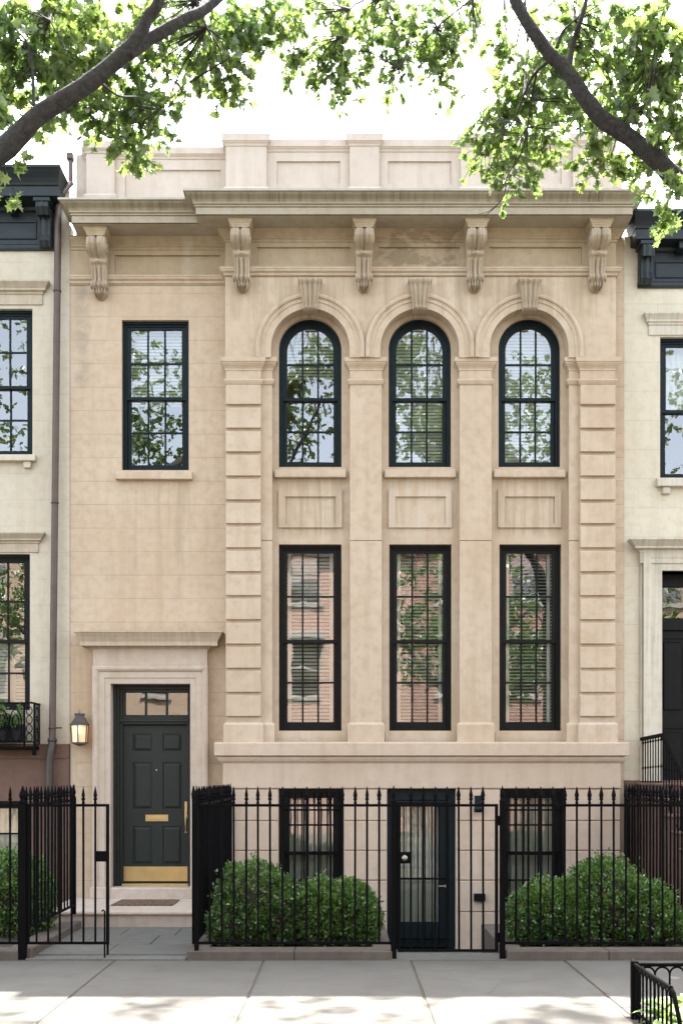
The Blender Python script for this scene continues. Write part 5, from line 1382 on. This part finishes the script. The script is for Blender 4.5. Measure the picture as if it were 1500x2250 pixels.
# ---- clipped shrubs
def shrub(label, lobes, seed, n=6200, mat='box_leaf', size=.036, group='clipped green shrubs', name='shrub'):
    rg = np.random.default_rng(seed); c0 = lobes[0][0]
    root = tag(empty(name, (c0[0], c0[1], .05)), label, 'shrub', group); off = np.array([c0[0], c0[1], .05])
    P, Dd, Sz = [], [], []
    tot = sum(r[0] * r[1] + r[0] * r[2] + r[1] * r[2] for c, r in lobes)
    C = [(np.array(c), np.array(r)) for c, r in lobes]
    for c, r in C:
        k = int(n * (r[0] * r[1] + r[0] * r[2] + r[1] * r[2]) / tot)
        q = rg.normal(size=(k, 3)); q /= np.linalg.norm(q, axis=1)[:, None]
        rr = 1 - np.abs(rg.normal(size=k)) * .10
        # uneven surface: many soft bumps of growth with dips between them
        bd = rg.normal(size=(60, 3)); bd /= np.linalg.norm(bd, axis=1)[:, None]; bh = rg.uniform(.03, .17, 60)
        an = 1 - q @ bd.T; lump = .93 + (bh[None, :] * np.exp(-an / .018)).max(1)
        thin = (np.exp(-an / .018).max(1) < .35) & (rg.random(k) < .45)
        shoot = (rg.random(k) < .13) * rg.uniform(0, .2, k)
        p = c + q * r * (rr * lump + shoot)[:, None]
        ok = (p[:, 2] > .06) & ~thin
        # keep only points not deep inside another lobe
        for c2, r2 in C:
            if c2 is c: continue
            ok &= (((p - c2) / r2) ** 2).sum(1) > .55
        p, q = p[ok], q[ok]
        # each point carries a small sprig of leaves
        for j in range(5):
            d = q * .7 + rg.normal(size=p.shape) * .65 + np.array([0, 0, .35])
            P.append(p + rg.normal(size=p.shape) * .014); Dd.append(d); Sz.append(size * rg.uniform(.6, 1.3, len(p)))
    leaves('foliage', np.concatenate(P) - off, np.concatenate(Dd), np.concatenate(Sz), OVAL, M[mat], root, rg, .3)
    m = MB()
    for c, r in C:
        c = c - off
        rows = []
        for i in range(1, 12):
            th = PI * i / 12; rows.append([(c[0] + r[0] * .80 * math.sin(th) * math.cos(2 * PI * k / 18) * (1 + .05 * math.sin(5 * k + i)), c[1] + r[1] * .80 * math.sin(th) * math.sin(2 * PI * k / 18), max(c[2] + r[2] * .80 * math.cos(th), -.02)) for k in range(18)])
        m.grid(rows, True, True, True)
    m.build('dark_core', M['soil'], root)  # solid soil-coloured hull, stands for the shaded inside between leaves
    st = MB()
    for k in range(8): st.tube([(rnd.uniform(-.15, .15), rnd.uniform(-.1, .1), -.03), (rnd.uniform(-.3, .3), rnd.uniform(-.2, .2), .4)], .012, 5)
    st.build('stems', M['bark'], root)
    return root
def lobe(px, pyt, w, y, ry=None, pyb=2070):
    zt = Z(pyt, y); r = w / 2 / S(y); zb_ = .02; 
    return ((X(px, y), y, (zt + zb_) / 2), (r, ry or r, (zt - zb_) / 2 * 1.04))
ys1 = -3.35
shrub('rounded dark green shrub behind the front fence, nearest the green door', [lobe(560, 1890, 172, ys1, .45), lobe(515, 1962, 118, ys1 - .1, .35), lobe(617, 1930, 100, ys1, .4)], 21)
shrub('lower bushy green shrub under the left basement window, nearer the basement gate', [lobe(700, 1938, 150, ys1, .42), lobe(770, 1936, 110, ys1, .4), lobe(800, 1962, 70, ys1 - .05, .33)], 22, 8500)
shrub('lower green shrub under the right basement window, just past the gate', [lobe(1195, 1938, 140, ys1, .42), lobe(1150, 1965, 78, ys1 - .1, .33), lobe(1240, 1935, 90, ys1, .38)], 23, 8500)
shrub('tall wide green shrub in front of the right quoins, by the dividing fence', [lobe(1330, 1888, 190, ys1, .45), lobe(1410, 1935, 150, ys1, .42), lobe(1465, 1990, 70, ys1, .33), lobe(1270, 1950, 100, ys1 - .05, .4)], 24, 11000)
shrub('green shrub behind the fence at the left edge', [lobe(20, 1868, 160, -2.6, .5), lobe(75, 1895, 84, -2.5, .4)], 25, 7000)

# ---- balcony with planter on the left house
bal = empty('balcony', (0, 0, 0), 0, lh)
m = MB(); yb_ = -.30; bx1 = X(76, yb_); bx0 = X(-150, yb_); bz0, bz1 = Z(1640, yb_), Z(1543, yb_)
m.box(bx0, bx1, yb_, -.0, bz0 - .04, bz0, .006); m.box(bx1 - .03, bx1 + .02, yb_ - .01, yb_ + .04, bz0 - .12, bz0 + .0, .006)
m.box(bx0, bx1 + .0, yb_ - .012, yb_ + .012, bz1 - .02, bz1, .004); m.box(bx1 - .012, bx1 + .012, yb_, 0, bz1 - .018, bz1 - .002, .004); m.tube([(bx1 - .05, yb_, bz1), (bx1 + .05, yb_ - .02, bz1 - .03)], .012, 6)
m.box(bx0, bx1, yb_ - .01, yb_ + .01, bz0 + .05, bz0 + .07, .003)
for p in (76, 54, -10, -75): m.box(X(p, yb_) - .012, X(p, yb_) + .012, yb_ - .012, yb_ + .012, bz0, bz1, .003)
for yy in (-.2, -.1, -.02): m.tube([(bx1, yy, bz0), (bx1, yy, bz1)], .009, 6)
def ring(m, cx, cz, a, b, y, r=.008, n=18, axis='x'):
    pts = [((cx + a * math.cos(2 * PI * k / n)) if axis == 'x' else bx1, y if axis == 'x' else cx + a * math.cos(2 * PI * k / n), cz + b * math.sin(2 * PI * k / n)) for k in range(n + 1)]
    m.tube(pts, r, 6, cap=False)
zm_ = (bz0 + bz1) / 2
for p in (30, 0, -35, -65, -100): 
    ring(m, X(p, yb_) + .03, zm_ - .02, .085, .22, yb_); ring(m, X(p, yb_) + .03, zm_ + .03, .045, .10, yb_)
for p in (15, -18, -50): 
    for k in range(4): ring(m, X(p, yb_) + .01, zm_ - .16 + k * .09, .03, .035, yb_, .006, 10)
for k in range(4): ring(m, X(65, yb_), bz0 + .12 + k * .12, .04, .055, yb_, .007, 12)
for k in range(3): ring(m, -.16, bz0 + .14 + k * .16, .05, .07, 0, .007, 12, 'y')
m.build('ironwork', M['iron'], bal)
m = MB(); m.box(bx0 + .1, X(50, -.25), -.26, -.06, bz0 + .07, bz0 + .30, .01); tag(m.build('planter_box', M['frame_low']), 'dark window box on the iron balcony at left', 'planter')
rg = np.random.default_rng(31); k = 2600
P = rg.uniform(0, 1, (k, 3)); P = np.stack([bx0 + .1 + P[:, 0] * (X(48, -.2) - bx0 - .1), -.28 + P[:, 1] * .24, bz0 + .26 + (P[:, 2] ** 1.5) * .26 * (1 + .5 * np.sin(P[:, 0] * 20))], 1)
o = leaves('balcony_plant', P, rg.normal(size=P.shape) + np.array([0, -.3, .3]), rg.uniform(.03, .06, k), OVAL, M['flower_leaf'], None, rg, .3)
tag(o, 'leafy green plants filling the balcony window box', 'plant')
# ---- plants in the tree pit
def hosta(x, y, seed, label):
    rg = np.random.default_rng(seed); root = tag(empty('hosta_plant', (x, y, 0)), label, 'plant', 'variegated plants in the tree pit'); k = 60
    P, V = [], []
    sh = np.array([(0, 0), (.16, .15), (.30, .38), (.28, .62), (.14, .85), (0, 1), (-.14, .85), (-.28, .62), (-.30, .38), (-.16, .15)])
    for i in range(k):
        a = rg.uniform(0, 2 * PI); el = rg.uniform(.2, 1.2); L = rg.uniform(.12, .21)
        d = np.array([math.cos(a) * math.cos(el), math.sin(a) * math.cos(el), math.sin(el)]); b = np.array([-math.sin(a), math.cos(a), 0.0]); base = d * rg.uniform(.03, .2)
        V.append([base + d * L * v + b * L * u + np.array([0, 0, -.55 * L * v * v + .12 * L * abs(u)]) for u, v in sh])
    npmesh('leaves', np.array(V), len(sh), [tuple(range(len(sh)))], M['hosta'], root)
    m = MB()
    for i in range(8): a = rg.uniform(0, 6.28); m.tube([(0, 0, -.03), (.1 * math.cos(a), .1 * math.sin(a), .14)], .004, 5)
    m.build('stems', M['box_leaf'], root)
hosta(2.46, -7.62, 41, 'variegated pale green plant nearest the corner post of the tree guard')
hosta(2.50, -8.0, 42, 'variegated pale green plant deeper in the tree pit, at the frame edge')
hosta(2.66, -7.46, 43, 'variegated pale green plant behind the hooped rail of the tree pit')
# ---- fallen leaves and grit on the pavement
rg = np.random.default_rng(51); k = 420
P = np.stack([rg.uniform(-4.5, 5, k), rg.uniform(-8.3, YF - .02, k), np.full(k, .004)], 1)
P[:200, 1] = YF - rg.exponential(.035, 200) - .01
for jj, q_ in enumerate(jx[3:7]):
    P[200 + 25 * jj:225 + 25 * jj, 0] = q_ + rg.normal(size=25) * .012
P[300:320, 0] = rg.uniform(2.0, 2.3, 20); P[300:320, 1] = rg.uniform(-7.6, -7.2, 20)
d = rg.normal(size=P.shape); d[:, 2] = np.abs(d[:, 2]) * .08
n = len(P); d /= np.linalg.norm(d, axis=1)[:, None]; b = np.cross(np.array([0, 0, 1.0]), d); b /= np.linalg.norm(b, axis=1)[:, None]
sh = np.array(OVAL); sz = rg.uniform(.006, .024, n)
V = P[:, None, :] + d[:, None, :] * (sh[:, 1][None, :, None] * sz[:, None, None]) + b[:, None, :] * (sh[:, 0][None, :, None] * sz[:, None, None] * .8); V[:, :, 2] += np.abs(sh[:, 0])[None, :] * .012 + .003
tag(npmesh('fallen_leaves', V, len(sh), [tuple(range(len(sh)))], M['dead_leaf']), kind='stuff')

# ================================================================== LIGHT, SKY, CAMERA
SUN_EL, SUN_AZ = R(60.0), R(8)
w = bpy.data.worlds.new('World'); scn.world = w; w.use_nodes = True
nt = w.node_tree; bg = nt.nodes['Background']; sky = nt.nodes.new('ShaderNodeTexSky'); sky.sky_type = 'NISHITA'; sky.sun_disc = False
sky.sun_elevation = SUN_EL; sky.sun_rotation = SUN_AZ; sky.air_density = 1.0; sky.dust_density = 3.0; sky.ozone_density = 1.0
hs = nt.nodes.new('ShaderNodeHueSaturation'); hs.inputs['Saturation'].default_value = .42
nt.links.new(sky.outputs[0], hs.inputs['Color']); nt.links.new(hs.outputs[0], bg.inputs[0]); bg.inputs[1].default_value = .15
sl = bpy.data.lights.new('sun', 'SUN'); sl.energy = 4.0; sl.angle = R(.55); sl.color = (1, .95, .88)
so = bpy.data.objects.new('sun', sl); col.objects.link(so)
sd = Vector((math.sin(SUN_AZ) * math.cos(SUN_EL), math.cos(SUN_AZ) * math.cos(SUN_EL), math.sin(SUN_EL)))
so.rotation_euler = sd.to_track_quat('Z', 'Y').to_euler(); so.location = sd * 30
cam = bpy.data.cameras.new('camera'); co = bpy.data.objects.new('camera', cam); col.objects.link(co)
co.location = (0, -D0, EYE); co.rotation_euler = (R(90), 0, 0)
cam.sensor_fit = 'VERTICAL'; cam.sensor_height = 36; cam.sensor_width = 24; cam.lens = F / 2250 * 36
cam.shift_y = (VY - 1125) / 2250; cam.shift_x = -(VX - 750) / 2250; cam.clip_start = .1; cam.clip_end = 1000
scn.camera = co
vs = scn.view_settings; vs.view_transform = 'Standard'; vs.look = 'None'; vs.gamma = 1; vs.exposure = 2.95
